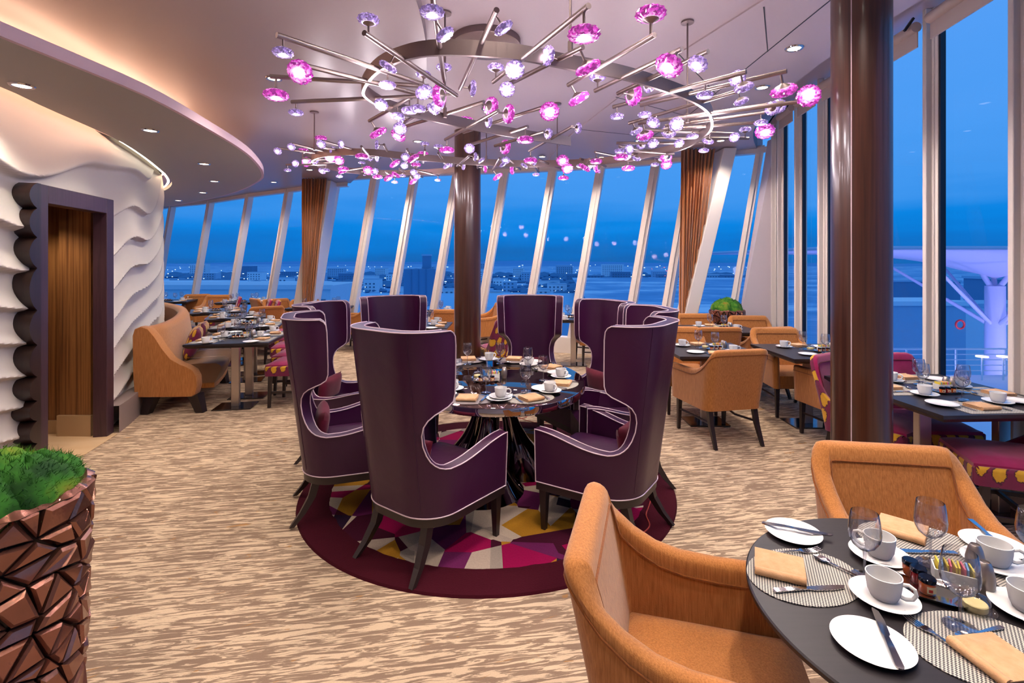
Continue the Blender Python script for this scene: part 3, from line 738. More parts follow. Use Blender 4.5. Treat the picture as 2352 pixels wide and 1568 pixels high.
# ------------------------------------------------------------------ upholstered shells
def plan_fn(hw, yb, yf, r, flare=0.0):
    L1 = hw-r; L2 = r*PI/2; L3 = (yf-(yb+r))
    def fn(s):
        a = abs(s); sg = 1 if s >= 0 else -1
        if a <= L1: x, y, nx, ny = a, yb, 0, 1
        elif a <= L1+L2:
            t = (a-L1)/r; x, y, nx, ny = L1+r*math.sin(t), yb+r-r*math.cos(t), -math.sin(t), math.cos(t)
        else:
            u = a-L1-L2; x, y, nx, ny = hw+flare*u/L3, yb+r+u, -1, 0
        return sg*x, y, sg*nx, ny
    return fn, L1+L2+L3
def interp(tab, x):
    for (a, va), (b, vb) in zip(tab, tab[1:]):
        if x <= b:
            t = (x-a)/(b-a) if b > a else 0; return va+(vb-va)*max(0, t)
    return tab[-1][1]
def shell(hw, yb, yf, r, th, z0, htab, lean, flare=0, spread=.06, n=44, nz=14, zb=None, roundtop=.5):
    """U-shaped upholstered shell; htab gives the top height along the U"""
    fn, S = plan_fn(hw, yb, yf, r, flare); zb = zb or z0
    def pt(s, z, inn):
        x, y, nx, ny = fn(s); a = abs(s)/S
        x += nx*th*inn; y += ny*th*inn; h = max(0, z-zb)
        wy = max(0, min(1, (yf-y)/(yf-yb)))
        return (x*(1+spread*h*2), y-lean*h**1.15*wy, z)
    ss = sorted(set([-S+2*S*i/n for i in range(n+1)]+[sg*k for k, _ in htab for sg in (-1, 1) if 0 < k < S]))
    outr, inr = [], []
    for j in range(nz+1):
        outr.append([pt(s, z0+(interp(htab, abs(s))-z0)*j/nz, 0) for s in ss])
        inr.append([pt(s, z0+(interp(htab, abs(s))-z0)*j/nz, 1) for s in ss])
    rim = []
    for q, dz in ((0, 0), (.12, .6), (.32, .95), (.5, 1.0), (.68, .95), (.88, .6), (1, 0)):
        rim.append([pt(s, interp(htab, abs(s))+th*roundtop*dz*.6, q) for s in ss])
    out = MB().grid(outr).grid(rim[:4]); inn = MB().grid([r_[::-1] for r_ in inr]).grid([r_[::-1] for r_ in rim[3:][::-1]])
    for e_ in (0, -1):          # rounded front ends
        cols = []
        sg = -1 if e_ == 0 else 1
        for q in (0, .1, .3, .5, .7, .9, 1):
            col = []
            for j in range(nz+1):
                z = z0+(interp(htab, S)-z0)*j/nz; x, y, z = pt(sg*S, z, q); col.append((x, y+th*.38*math.sin(PI*q), z))
            x, y, z = pt(sg*S, interp(htab, S)+th*roundtop*.6*math.sin(PI*q), q); col.append((x, y+th*.30*math.sin(PI*q), z)); cols.append(col)
        out.grid(cols[:4]); inn.grid(cols[3:])
    bot = [[pt(s, z0, 0) for s in ss], [pt(s, z0, 1) for s in ss]]; out.grid(bot)
    welt = lambda inn_, dz: [pt(s, interp(htab, abs(s))-dz, inn_) for s in ss]
    return out, inn, welt, pt, S, ss
def rounded_pad(x0, x1, y0, y1, z0, z1, crown=.02, n=10, taper=0.0):
    m = MB(); rows = []
    for j in range(n+1):
        v = -1+2*j/n; row = []
        for i in range(n+1):
            u = -1+2*i/n; k = (1-abs(u)**6)*(1-abs(v)**6)
            w_ = 1-taper*(1-(v+1)/2); x = (x0+x1)/2+(x1-x0)/2*u*w_; y = (y0+y1)/2+(y1-y0)/2*v
            row.append((x, y, z1-.012+crown*k+.012*min(1, k*3)))
        rows.append(row)
    m.grid(rows)
    ring = [rows[0][i] for i in range(n+1)]+[rows[j][n] for j in range(1, n+1)]+[rows[n][i] for i in range(n-1, -1, -1)]+[rows[j][0] for j in range(n-1, 0, -1)]
    k = len(m.v); M_ = len(ring); m.v += ring+[(x, y, z0) for x, y, z in ring]
    m.f += [(k+i, k+(i+1) % M_, k+M_+(i+1) % M_, k+M_+i) for i in range(M_)]; m.f.append(tuple(k+M_+i for i in range(M_)))
    return m
def leg_path(pts, r, n=4):
    m = MB(); P = [Vector(p) for p in pts]; rs = r; k = 0
    for p, q in zip(P, rs):
        for a, b in ((-1, -1), (1, -1), (1, 1), (-1, 1)): m.v.append((p.x+a*q, p.y+b*q, p.z))
    for i in range(len(P)-1):
        for j in range(4): m.f.append((i*4+j, i*4+(j+1) % 4, (i+1)*4+(j+1) % 4, (i+1)*4+j))
    m.f.append((3, 2, 1, 0)); e_ = (len(P)-1)*4; m.f.append((e_, e_+1, e_+2, e_+3)); return m

def make_armchair():
    t = empty('armchair', (0, -50, 0), 0, None, 'armchair')
    H = [(0, .855), (.20, .855), (.245, .85), (.275, .825), (.32, .755), (.37, .70), (.43, .66), (.50, .64), (.60, .632), (.9, .63)]
    out, inn, welt, pt, S, ss = shell(.285, -.28, .28, .075, .062, .315, H, .22, .012, .05)
    out.v += []; k = len(out.v); out.add(inn.v, inn.f); out.build('shell', 'orange_fabric', t, ang=50)
    w_ = MB()
    for i_, dz in ((1.04, .045), (-.03, .03)): w_.tube([q for q in welt(i_, dz)], .0042, 6)
    w_.build('seam', 'orange_seam', t)
    rounded_pad(-.232, .232, -.235, .275, .34, .455, .02).build('seat', 'orange_fabric', t, ang=50)
    MB().box((0, .02, .335), (.50, .52, .05)).build('seat_frame', 'orange_fabric', t, ang=0, bevel=.01)
    for sx in (-1, 1):
        leg_path([(sx*.245, .235, .33), (sx*.248, .245, 0)], [.021, .013]).build('leg', 'leg_wood', t, ang=0)
        leg_path([(sx*.225, -.235, .33), (sx*.228, -.27, .18), (sx*.232, -.345, 0)], [.021, .019, .013]).build('leg', 'leg_wood', t, ang=0)
    st = MB()
    for sx in (-1, 1): st.tube([(sx*.247, .24, .2), (sx*.20, .0, .185), (sx*.228, -.26, .2)], .011, 8)
    st.build('stretcher', 'leg_wood', t); return t
def make_side_chair():
    t = empty('side_chair', (0, -52, 0), 0, None, 'chair')
    H = [(0, .895), (.16, .895), (.19, .885), (.215, .84), (.25, .74), (.30, .62), (.36, .53), (.44, .475), (.55, .455), (.9, .45)]
    out, inn, welt, pt, S, ss = shell(.255, -.26, .26, .05, .045, .36, H, .26, .0, .04)
    out.build('patterned_outside', 'ikat', t, ang=50); inn.build('lining', 'maroon_velvet', t, ang=50)
    MB().tube(welt(1.04, .04), .005, 6).build('seam', 'wine_velvet', t)
    rounded_pad(-.225, .225, -.22, .275, .37, .49, .022).build('seat', 'maroon_velvet', t, ang=50)
    MB().box((0, .268, .41), (.47, .03, .09)).build('front_rail', 'ikat', t, ang=0, bevel=.008)
    for sx in (-1, 1):
        leg_path([(sx*.22, .22, .38), (sx*.222, .235, 0)], [.02, .014]).build('leg', 'leg_wood', t, ang=0)
        leg_path([(sx*.21, -.21, .38), (sx*.212, -.25, .18), (sx*.215, -.33, 0)], [.02, .018, .014]).build('leg', 'leg_wood', t, ang=0)
    st = MB()
    for sx in (-1, 1): st.box((sx*.215, -.02, .17), (.018, .5, .026))
    st.box((0, -.02, .17), (.43, .02, .026)); st.build('stretcher', 'leg_wood', t, ang=0); return t
def make_wing_chair():
    t = empty('wing_chair', (0, -54, 0), 0, None, 'chair')
    fn, S = plan_fn(.295, -.30, .30, .20, .02); th = .06; ZB = .30
    def pt(s, z, inn):
        x, y, nx, ny = fn(s); x += nx*th*inn; y += ny*th*inn; h = max(0, z-ZB); wy = max(0, min(1, (.32-y)/.62))
        return (x*(1+.14*h), y-.13*h*wy, z)
    lift = lambda s, v: .07*sm(.42, S, abs(s))*max(0, (v-ZB)/(.55-ZB))
    ENDS = [(.55, .37), (.556, .34), (.567, .31), (.583, .288), (.605, .268), (.64, .25), (.69, .236), (.745, .234), (.79, .245), (.825, .268), (.85, .30), (.868, .335), (.885, .372), (.905, .40), (.94, .412), (1.0, .417), (1.1, .422), (1.2, .426), (1.245, .424), (1.265, .414), (1.278, .396)]
    SB = [.37*i/16 for i in range(17)]; SB = [-q for q in SB[:0:-1]]+SB
    SA = [-S+(S-.37)*i/12 for i in range(12)]; SA = SA+SB+[-q for q in SA[::-1]]
    o_, i_ = MB(), MB()
    va = [ZB+(.55-ZB)*j/8 for j in range(9)]
    oa = [[pt(s, v+lift(s, v), 0) for s in SA] for v in va]; ia = [[pt(s, v+lift(s, v), 1) for s in SA] for v in va]
    ob = [[pt(s*e_/.37, v, 0) for s in SB] for v, e_ in ENDS]; ib = [[pt(s*e_/.37, v, 1) for s in SB] for v, e_ in ENDS]
    # edge loop: from front bottom right up, along arm top, up the cut-out, wing, over the top and back down
    edge = [(S, v) for v in va]+[(s, .55) for s in reversed([q for q in SA if q >= .37-1e-9])][1:]+[(e_, v) for v, e_ in ENDS[1:]]
    top = [(s*ENDS[-1][1]/.37, ENDS[-1][0]) for s in reversed(SB)][1:-1]
    edge = edge+top+[(-s, v) for s, v in reversed(edge)]
    loop = lambda inn, dd=0: [pt(s, v+(lift(s, v) if v <= .5501 else 0), inn) for s, v in edge]
    o_.grid(oa).grid(ob); i_.grid([r_[::-1] for r_ in ia]).grid([r_[::-1] for r_ in ib])
    rim = [loop(0), loop(.5), loop(1)]; rim[1] = [(a[0], a[1], a[2]+.004) for a in rim[1]]
    o_.grid(rim); o_.add(i_.v, i_.f)
    o_.grid([[pt(s, ZB, 0) for s in SA], [pt(s, ZB, 1) for s in SA]])
    o_.build('shell', 'purple_leather', t, ang=40)
    pp = MB(); pp.tube(loop(-.02), .0036, 6); pp.tube(loop(1.02), .0036, 6); pp.tube([pt(s, ZB, -.03) for s in SA], .0036, 6)
    pp.build('piping', 'piping', t)
    # stitched seams on the outside of the back
    for sg in (-1, 1):
        MB().tube([pt(sg*.20, .33+(1.27-.33)*i/16, -.008) for i in range(17)], .0016, 5).build('seam', 'piping' if sg > 5 else 'purple_leather', t)
    rounded_pad(-.226, .226, -.22, .305, .30, .455, .025).build('seat', 'purple_leather', t, ang=50)
    MB().tube([(-.228, .30, .44), (.228, .30, .44)], .0045, 6).build('seat_piping', 'piping', t)
    rl = MB(); fo = [pt(s, ZB, .08) for s in SA]; poly = [(x, y) for x, y, z in fo]; rl.prism(poly, .25, .298); rl.build('base_rail', 'leg_wood', t, ang=30)
    for sx in (-1, 1):
        leg_path([(sx*.27, .265, .25), (sx*.268, .268, 0)], [.024, .014]).build('leg', 'leg_wood', t, ang=0)
        leg_path([(sx*.19, -.22, .25), (sx*.195, -.245, .16), (sx*.21, -.30, .07), (sx*.225, -.36, 0)], [.024, .023, .019, .014]).build('leg', 'leg_wood', t, ang=0)
    return t
ARM, SIDE, WING = make_armchair(), make_side_chair(), make_wing_chair()
# loose lumbar cushion
def cushion_mesh(w_, h_, d_, mat, name):
    m = MB(); n = 14
    for sg in (-1, 1):
        rows = []
        for j in range(n+1):
            v = -1+2*j/n
            rows.append([(w_/2*(-1+2*i/n)*(1-.06*(1-v*v)), sg*d_/2*((1-(-1+2*i/n)**4)*(1-v**4))**.55, h_/2*v*(1-.06*(1-(-1+2*i/n)**2))) for i in range(n+1)])
        m.grid(rows)
    return m.build(name, mat, None, ang=80)
# (x, y, facing, label)
WINGS = [
 (-.47, 2.93, (.58, .80), 'purple leather wing chair in front, its back to the viewer'),
 (.57, 3.13, (-.82, .57), 'purple leather wing chair at front right, arm toward the table'),
 (-1.10, 3.42, (.93, .36), 'purple leather wing chair at front left, turned away from viewer'),
 (-1.36, 4.22, (.98, -.12), 'purple leather wing chair behind the front left one'),
 (-1.09, 4.86, (.5, -.87), 'purple leather wing chair at the far left of the oval table'),
 (.16, 4.92, (-.12, -1), 'purple leather wing chair facing viewer, right of the middle column'),
 (.62, 4.36, (-.86, -.50), 'purple leather wing chair, farthest of the three at right'),
 (.79, 3.80, (-.99, -.08), 'purple leather wing chair, middle of the three at right')]
lum = cushion_mesh(.36, .20, .09, 'wine_velvet', 'lumbar_cushion'); tag(lum, None, 'cushion')
for i, (x, y, fc, lb) in enumerate(WINGS):
    rz = face(*fc); place(WING, (x, y, 0.0155), rz, lb, 'purple wing chairs around the oval table')
    c = lum if i == 0 else lum.copy()
    if i: C.objects.link(c)
    d = Vector(fc).normalized(); c.location = (x-d.x*.185, y-d.y*.185, .585); c.rotation_euler = (-.16, 0, rz)
    tag(c, 'wine velvet lumbar cushion resting in the '+lb.replace('purple leather ', ''), 'cushion', 'wine cushions in the wing chairs')
    lw = c['label'].split()
    if len(lw) > 16: c['label'] = ' '.join(lw[:16])
ARMS = [
 (.57, 1.44, (.96, -.27), 'ochre armchair in the foreground, cut by the bottom edge'),
 (1.52, 1.78, (-.16, -1), 'ochre armchair facing viewer behind the round foreground table'),
 (1.94, 4.76, (-.20, .98), 'ochre armchair seen from behind, right of the purple chairs'),
 (1.95, 5.62, (-.06, -1), 'ochre armchair half hidden by the purple chairs, facing viewer'),
 (2.43, 6.27, (-.05, 1), 'ochre armchair back, left one tucked under the farther right table'),
 (3.02, 6.27, (-.24, .97), 'ochre armchair from behind with left arm showing, under the farther right table'),
 (2.72, 7.12, (0, -1), 'ochre armchair facing viewer left of the small planter'),
 (3.36, 6.84, (-.08, -1), 'ochre armchair facing viewer right in front of the small planter'),
 (3.06, 5.52, (-.05, -1), 'ochre armchair facing viewer beside the right windows'),
 (3.06, 4.60, (-.12, 1), 'ochre armchair partly behind the right dark column'),
 (-7.30, 11.6, (.5, -.86), 'ochre armchair farthest left by the windows'),
 (-6.75, 11.3, (.2, -1), 'ochre armchair second from left by the windows'),
 (-5.15, 10.75, (.7, .7), 'ochre armchair turned away near the left curtain'),
 (-4.65, 10.2, (.75, -.65), 'ochre armchair facing right near the left curtain'),
 (-4.12, 10.0, (.4, -.9), 'ochre armchair directly under the left curtain'),
 (-4.45, 8.95, (-.6, .8), 'ochre armchair behind the maroon chairs on the left'),
 (-2.95, 9.45, (-.98, .2), 'ochre armchair with its back to the far wing chairs'),
 (-2.35, 9.35, (.9, .4), 'ochre armchair just above the far left wing chair'),
 (-.52, 9.15, (-.9, -.4), 'ochre armchair peeking out right of the middle column'),
 (-1.02, 7.75, (0, -1), 'ochre armchair low behind the table left of the column'),
 (1.35, 8.25, (-1, -.1), 'ochre armchair at the table right of the facing wing chair')]
for x, y, fc, lb in ARMS: place(ARM, (x, y, .001), face(*fc), lb, 'ochre armchairs')
SIDES = [
 (3.02, 3.72, (-.05, -1), 'maroon velvet chair facing viewer beside the right windows'),
 (2.73, 3.74, (.5, -.87), 'maroon velvet chair in profile just left of the right column'),
 (3.02, 3.02, (-.93, .36), 'maroon chair with yellow patterned back at the right edge'),
 (-2.52, 5.88, (-1, -.08), 'maroon side chair, nearest at the left row of tables'),
 (-2.72, 6.42, (-1, -.14), 'maroon side chair second along the left row of tables'),
 (-3.05, 7.05, (-.96, -.24), 'maroon side chair third along the left row of tables'),
 (-3.42, 7.72, (-.93, -.36), 'maroon chair fourth along the left row, its back showing'),
 (-3.85, 8.35, (-.9, -.4), 'maroon chair fifth along the left row, its back showing'),
 (-4.75, 9.35, (-.85, -.5), 'maroon chair behind the left tables, right one of a pair'),
 (-5.05, 9.65, (-.85, -.5), 'maroon chair behind the left tables, left one of a pair'),
 (-6.0, 10.3, (-.8, -.5), 'small maroon chair farthest away on the left'),
 (-.14, 6.82, (-.35, .93), 'maroon chair showing its yellow patterned back beside the middle column')]
for x, y, fc, lb in SIDES: place(SIDE, (x, y, .001), face(*fc), lb, 'maroon side chairs')

# ------------------------------------------------------------------ banquette along the wavy wall
BQ = polyline([(-4.00, 5.42), (-4.05, 5.72), (-4.28, 6.3), (-4.63, 6.95), (-4.98, 7.5), (-5.52, 8.15), (-6.3, 8.8), (-7.2, 9.3)], 70)
bq = empty('banquette', (0, 0, 0), 0, 'long curved ochre banquette with taupe seat along the wavy wall', 'sofa')
def sweep(prof, path):
    rows = []
    for i, q in enumerate(path):
        t_ = (path[min(i+1, len(path)-1)]-path[max(i-1, 0)]).normalized(); n_ = Vector((t_.y, -t_.x))
        rows.append([(q.x+n_.x*u, q.y+n_.y*u, z) for u, z in prof])
    m = MB().grid(rows); k = len(prof); m.f.append(tuple(range(k))[::-1]); e_ = (len(rows)-1)*k; m.f.append(tuple(e_+i for i in range(k))); return m
sweep([(0, .20), (-.01, .55), (-.03, .88), (-.01, .93), (.04, .945), (.09, .93), (.115, .88), (.15, .62), (.19, .42), (.19, .2), (0, .2)], BQ).build('backrest', 'orange_fabric', bq, ang=60)
sweep([(.17, .24), (.17, .445), (.24, .465), (.45, .475), (.62, .468), (.665, .44), (.672, .40), (.60, .24), (.17, .24)], BQ[3:]).build('seat', 'taupe_leather', bq, ang=50)
sweep([(.05, .19), (.05, .25), (.60, .25), (.60, .19), (.05, .19)], BQ[3:]).build('base', 'orange_fabric', bq, ang=30)
for k in range(8, 66, 7):
    q = BQ[k]; t_ = (BQ[k+1]-BQ[k-1]).normalized(); n_ = Vector((t_.y, -t_.x))
    MB().tube([(q.x+n_.x*u, q.y+n_.y*u, z) for u, z in ((.19, .458), (.24, .467), (.45, .477), (.62, .470), (.667, .44), (.674, .40), (.602, .24))], .004, 6).build('seat_seam', 'blind_fabric', bq)
# swooping end panel
t_ = (BQ[2]-BQ[0]).normalized(); n_ = Vector((t_.y, -t_.x))
ep = [(-.03, .20), (-.045, .5), (-.05, .86), (-.03, .93), (.03, .955), (.10, .93), (.17, .84), (.24, .72), (.33, .60), (.43, .54), (.49, .515), (.56, .47), (.595, .40), (.60, .30), (.58, .215), (.54, .19)]
m = MB(); k = len(ep)
for s_ in (-.075, -.09, .0, .03):
    sc_ = .985 if s_ in (-.09, .03) else 1.0
    for u, z in ep:
        u2 = .3+(u-.3)*sc_; z2 = .55+(z-.55)*sc_; m.v.append((BQ[0].x+n_.x*u2+t_.x*s_, BQ[0].y+n_.y*u2+t_.y*s_, z2))
order = [1, 0, 2, 3]
for a, b in zip(order, order[1:]):
    for i in range(k): m.f.append((a*k+i, a*k+(i+1) % k, b*k+(i+1) % k, b*k+i))
m.f.append(tuple(1*k+i for i in range(k))); m.f.append(tuple(3*k+i for i in range(k))[::-1])
m.build('end_panel', 'orange_fabric', bq, ang=50)
for kq, u in ((0, .06), (0, .58), (16, .55), (34, .55), (52, .55), (16, .08), (34, .08)):
    q = BQ[kq]; tt = (BQ[kq+1]-BQ[max(0, kq-1)]).normalized(); nn_ = Vector((tt.y, -tt.x)); c = q+nn_*u
    sg = 1 if u > .3 else -1
    leg_path([(c.x+sg*.05*nn_.x*-1, c.y, .21), (c.x+sg*nn_.x*.02, c.y, 0)], [.06, .04]).build('leg', 'leg_wood', bq, ang=0)
for k, (fr, lb) in enumerate(((9, 'yellow and plum patterned cushion nearest on the banquette'), (16, 'yellow and plum patterned cushion leaning behind the nearest one'))):
    c = cushion_mesh(.46, .40, .15, 'ikat', 'patterned_cushion'); q = BQ[fr]; tt = (BQ[fr+1]-BQ[fr-1]).normalized(); nn_ = Vector((tt.y, -tt.x))
    c.location = (q.x+nn_.x*.27, q.y+nn_.y*.27, .655); c.rotation_euler = (-.32, 0, face(nn_.x, nn_.y)+(.12 if k == 0 else -.05)); tag(c, lb, 'cushion', 'patterned cushions on the banquette')

# ------------------------------------------------------------------ rug and its cord
rg = MB().lathe([(0, .015), (1.30, .015), (1.345, .013), (1.352, .0)], 96).build('round_rug', 'rug_pile', None, ang=30)
rg.location = (-.17, 3.80, 0.0005); tag(rg, 'round rug of colourful shards with wine red border under the oval table', 'rug')
cdp = [G(1500, 1140), G(1490, 1170), G(1484, 1190), G(1492, 1215), G(1470, 1235), G(1440, 1238)]
m = MB().tube([(q.x, q.y, .021) for q in polyline([Vector((a, b)) for a, b in cdp], 24)], .004, 6); tag(m.build('power_cord', 'orange_cord'), 'thin red cord lying on the rug under the right wing chair', 'cord')
cdp = [G(1180, 968), G(1210, 962), G(1195, 950), G(1170, 952), G(1230, 975), G(1290, 966)]
m = MB().tube([(q.x, q.y, .021) for q in polyline([Vector((a, b)) for a, b in cdp], 24)], .004, 6); tag(m.build('power_cord', 'orange_cord'), 'thin red cord looped on the carpet beyond the table', 'cord')
# ------------------------------------------------------------------ tables
TT = .76
def rect_table(x, y, wx, wy, rz, cols, label, plate=(.40, .30)):
    t = empty('dining_table', (x, y, 0), rz, label, 'table', 'dark dining tables')
    m = MB(); a, b, c = wx/2, wy/2, .035
    for z, k in ((TT, 0), (TT-.022, 0), (TT-.05, c), ):
        m.v += [(-a+k, -b+k, z), (a-k, -b+k, z), (a-k, b-k, z), (-a+k, b-k, z)]
    m.f = [(0, 1, 2, 3), (11, 10, 9, 8)]+[(i+r, (i+1) % 4+r, (i+1) % 4+r+4, i+r+4) for r in (0, 4) for i in range(4)]
    m.build('tabletop', 'black_wood', t, ang=0)
    for (cx, cy) in cols:
        MB().box((cx, cy, (TT-.05+.012)/2), (.085, .05, TT-.062)).build('column', 'steel', t, ang=0, bevel=.004, seg=1)
        MB().box((cx, cy, .009), (plate[0], plate[1], .010)).build('base_plate', 'dark_plate', t, ang=0)
    return t
TAB = {
 'near_right': (2.93, 3.42, .94, 1.02, math.radians(3), [(-.27, -.15), (.27, -.15)], 'dark table with blue sheen right of the right column', 'table right of the right column'),
 'a': (1.98, 5.08, .82, .80, 0, [(0, .06)], 'dark square table behind the lone ochre armchair at right', 'table right of the purple chairs'),
 'b': (3.0, 4.98, .86, .84, 0, [(0, .1)], 'dark square table partly behind the right column', 'table left of the right column'),
 'c': (2.72, 6.64, .92, .78, 0, [(-.2, 0), (.2, 0)], 'dark table in front of the small planter', 'table before the small planter'),
 't1': (-3.17, 5.88, .86, .96, math.radians(10), [(0, -.2), (0, .25)], 'dark table nearest along the banquette', 'nearest table of the left row'),
 't2': (-3.72, 7.12, .84, .94, math.radians(17), [(0, -.2), (0, .25)], 'dark table second along the banquette', 'second table of the left row'),
 't3': (-4.5, 8.2, .84, .9, math.radians(26), [(0, -.2), (0, .2)], 'dark table third along the banquette', 'third table of the left row'),
 't4': (-5.35, 9.1, .84, .9, math.radians(32), [(0, 0)], 'dark table fourth along the banquette', 'fourth table of the left row'),
 't5': (-7.75, 11.35, .9, .9, .3, [(0, 0)], 'dark table farthest left, beside the wavy wall', 'farthest left table'),
 't6': (-5.95, 11.15, 1.0, .7, .2, [(0, 0)], 'dark table by the windows left of the copper curtain', 'table left of the left curtain'),
 't7': (-3.75, 9.85, 1.15, .75, .1, [(-.25, 0), (.25, 0)], 'dark table by the windows right of the left curtain', 'table right of the left curtain'),
 't8': (-1.40, 8.85, .9, .7, .05, [(0, 0)], 'dark table by the windows left of the middle column', 'window table left of the column'),
 't9': (-1.30, 7.0, .86, .7, 0, [(0, 0)], 'dark table just left of the middle column', 'nearer table left of the column'),
 't10': (.98, 8.0, .8, .8, 0, [(0, 0)], 'dark table between the facing wing chair and the right ones', 'table right of the facing chair')}
for k, v in TAB.items(): rect_table(*v[:5], v[5], v[6])

# oval mirrored table
OX, OY, OA, OB, OR = -.14, 3.87, .68, .85, math.radians(9)
ot = empty('oval_table', (OX, OY, 0.0155), OR, 'oval mirrored table on flared chrome trumpet legs', 'table')
Z0 = TT-.0155
MB().lathe([(0, Z0), (.985, Z0), (.995, Z0-.004), (.995, Z0-.008)], 96, sx=OA, sy=OB).build('mirror_top', 'smoked_mirror', ot, ang=30)
MB().lathe([(.96, Z0-.004), (.998, Z0-.002), (1.0, Z0-.006), (1.0, Z0-.05), (.99, Z0-.056), (0, Z0-.056)], 96, sx=OA, sy=OB).build('rim', 'chrome', ot, ang=30)
for a, k in ((-105, 0), (150, 1), (28, 2)):
    a = math.radians(a)-OR; rows = []
    for j in range(25):
        v = j/24; z = .0+(Z0-.056)*v; off = .20*(1-v)**1.6+.09+.10*max(0, v-.6)**1.2
        r = .052+.25*(1-v)**3.6+.06*max(0, v-.72)*2.2
        if j == 0: z = .0
        rows.append([(math.cos(a)*off+r*math.cos(q*PI/16), math.sin(a)*off+r*math.sin(q*PI/16), z+.004*0) for q in range(33)])
    MB().grid(rows).build('trumpet_leg', 'black_chrome', ot, ang=80)

# round foreground table
RX, RY, RR = 1.115, 1.265, .475
rt = empty('round_table', (RX, RY, 0), 0, 'round black table laid for breakfast in the right foreground', 'table')
MB().lathe([(0, TT), (RR-.004, TT), (RR, TT-.004), (RR, TT-.014), (RR-.035, TT-.045), (0, TT-.045)], 128).build('tabletop', 'black_wood', rt, ang=30)
MB().lathe([(.045, .012), (.045, TT-.045)], 32).build('column', 'steel', rt)
MB().lathe([(.26, 0), (.26, .012), (0, .014)], 48).build('base_plate', 'dark_plate', rt)

# ------------------------------------------------------------------ tableware prototypes
def lone(m, name, mat, cat, **kw):
    o = m.build(name, mat, None, **kw); o.location = (0, -60, 0); tag(o, None, cat); return o
def mk_cup():
    t = empty('cup', (0, -60, 0), 0, None, 'cup')
    rib_ = lambda a: 1+.006*math.cos(40*a)
    m = MB().lathe([(0, .002), (.022, .0), (.030, .004), (.036, .018), (.0395, .04), (.041, .062), (.0385, .062), (.037, .04), (.033, .018), (.024, .009), (0, .008)], 48)
    m.build('bowl', 'china', t, ang=60)
    MB().tube([(.0385, 0, .05), (.052, 0, .054), (.064, 0, .048), (.067, 0, .035), (.060, 0, .022), (.046, 0, .016), (.036, 0, .018)], [.0055, .005, .0048, .0048, .0048, .005, .0055], 8).build('handle', 'china', t)
    return t
def mk_glass():
    t = empty('wine_glass', (0, -60, 0), 0, None, 'glass')
    o = [(.0052, .076), (.016, .080), (.030, .092), (.0385, .110), (.0405, .128), (.038, .155), (.0335, .182)]
    i = [(r-.0012, z+.0008) for r, z in o]
    MB().lathe(o+[(r, z) for r, z in reversed(i)]+[(0, .084)], 28).build('bowl', 'table_glass', t, ang=70)
    MB().lathe([(.006, .005), (.0038, .012), (.0034, .045), (.0042, .07), (.006, .078)], 12).build('stem', 'stem_glass', t, ang=70)
    MB().lathe([(.034, 0), (.034, .0015), (.015, .004), (.005, .008), (0, .008)], 28).build('foot', 'stem_glass', t, ang=70)
    return t
CUP, GLASS = mk_cup(), mk_glass()
SAUCER = lone(MB().lathe([(0, .003), (.03, .002), (.034, .0), (.044, .004), (.074, .013), (.078, .0165), (.076, .0175), (.046, .008), (.026, .006), (0, .006)], 48), 'saucer', 'china', 'saucer', ang=60)
PLATE = lone(MB().lathe([(0, .0), (.045, .0), (.052, .003), (.080, .010), (.0835, .0125), (.081, .0135), (.054, .0065), (.048, .005), (0, .005)], 56), 'side_plate', 'china', 'plate', ang=60)
def mk_napkin():
    m = MB()
    for k, (z, g) in enumerate(((.003, .0), (.0085, .003), (.014, .001), (.0195, .004))):
        n = 8; rows = []
        for j in range(n+1):
            v = -1+2*j/n; rows.append([(.058*u-g*(u > 0), .064*v, z+.0027*(1-abs(u)**8)*(1-abs(v)**8)) for u in [-1+2*i/n for i in range(n+1)]])
        m.grid(rows); rows2 = [[(x, y, z-.0025-(q-z)*.2) for x, y, q in r] for r in rows]; m.grid(rows2)
        m.grid([[rows[0][i] for i in range(n+1)], [rows2[0][i] for i in range(n+1)]]); m.grid([[rows[n][i] for i in range(n+1)], [rows2[n][i] for i in range(n+1)]])
        m.grid([[rows[i][0] for i in range(n+1)], [rows2[i][0] for i in range(n+1)]]); m.grid([[rows[i][n] for i in range(n+1)], [rows2[i][n] for i in range(n+1)]])
    # folded spine
    m.tube([(-.058, -.063, .0115), (-.058, .063, .0115)], .0112, 10)
    return m
NAPKIN = lone(mk_napkin(), 'napkin', 'napkin_cloth', 'napkin', ang=50)
MAT_R = lone(MB().box((0, 0, .001), (.36, .26, .002)), 'place_mat', 'woven_mat', 'place mat', ang=0)
MAT_O = lone(MB().lathe([(0, .002), (1, .002), (1, .0), (0, 0)], 64, sx=.165, sy=.125), 'place_mat', 'woven_mat', 'place mat', ang=0)
MAT_S = lone(MB().lathe([(0, .002), (1, .002), (1, .0), (0, 0)], 48, sx=.17, sy=.125), 'place_mat', 'silver_mat', 'place mat', ang=0)
def flat_path(pts, hws, z=.003, th=.0022):
    m = MB(); n = len(pts)
    for (x, y, dz), h in zip(pts, hws):
        m.v += [(x-h, y, z+dz), (x+h, y, z+dz), (x+h, y, z+dz-th), (x-h, y, z+dz-th)]
    for i in range(n-1):
        for j in range(4): m.f.append((i*4+j, i*4+(j+1) % 4, (i+1)*4+(j+1) % 4, (i+1)*4+j))
    m.f.append((0, 1, 2, 3)); e_ = (n-1)*4; m.f.append((e_+3, e_+2, e_+1, e_)); return m
fk = flat_path([(0, -.095, 0), (0, -.085, .0005), (0, -.02, .003), (0, .02, .004), (0, .035, .003), (0, .05, .0)], [.005, .0075, .004, .003, .010, .012])
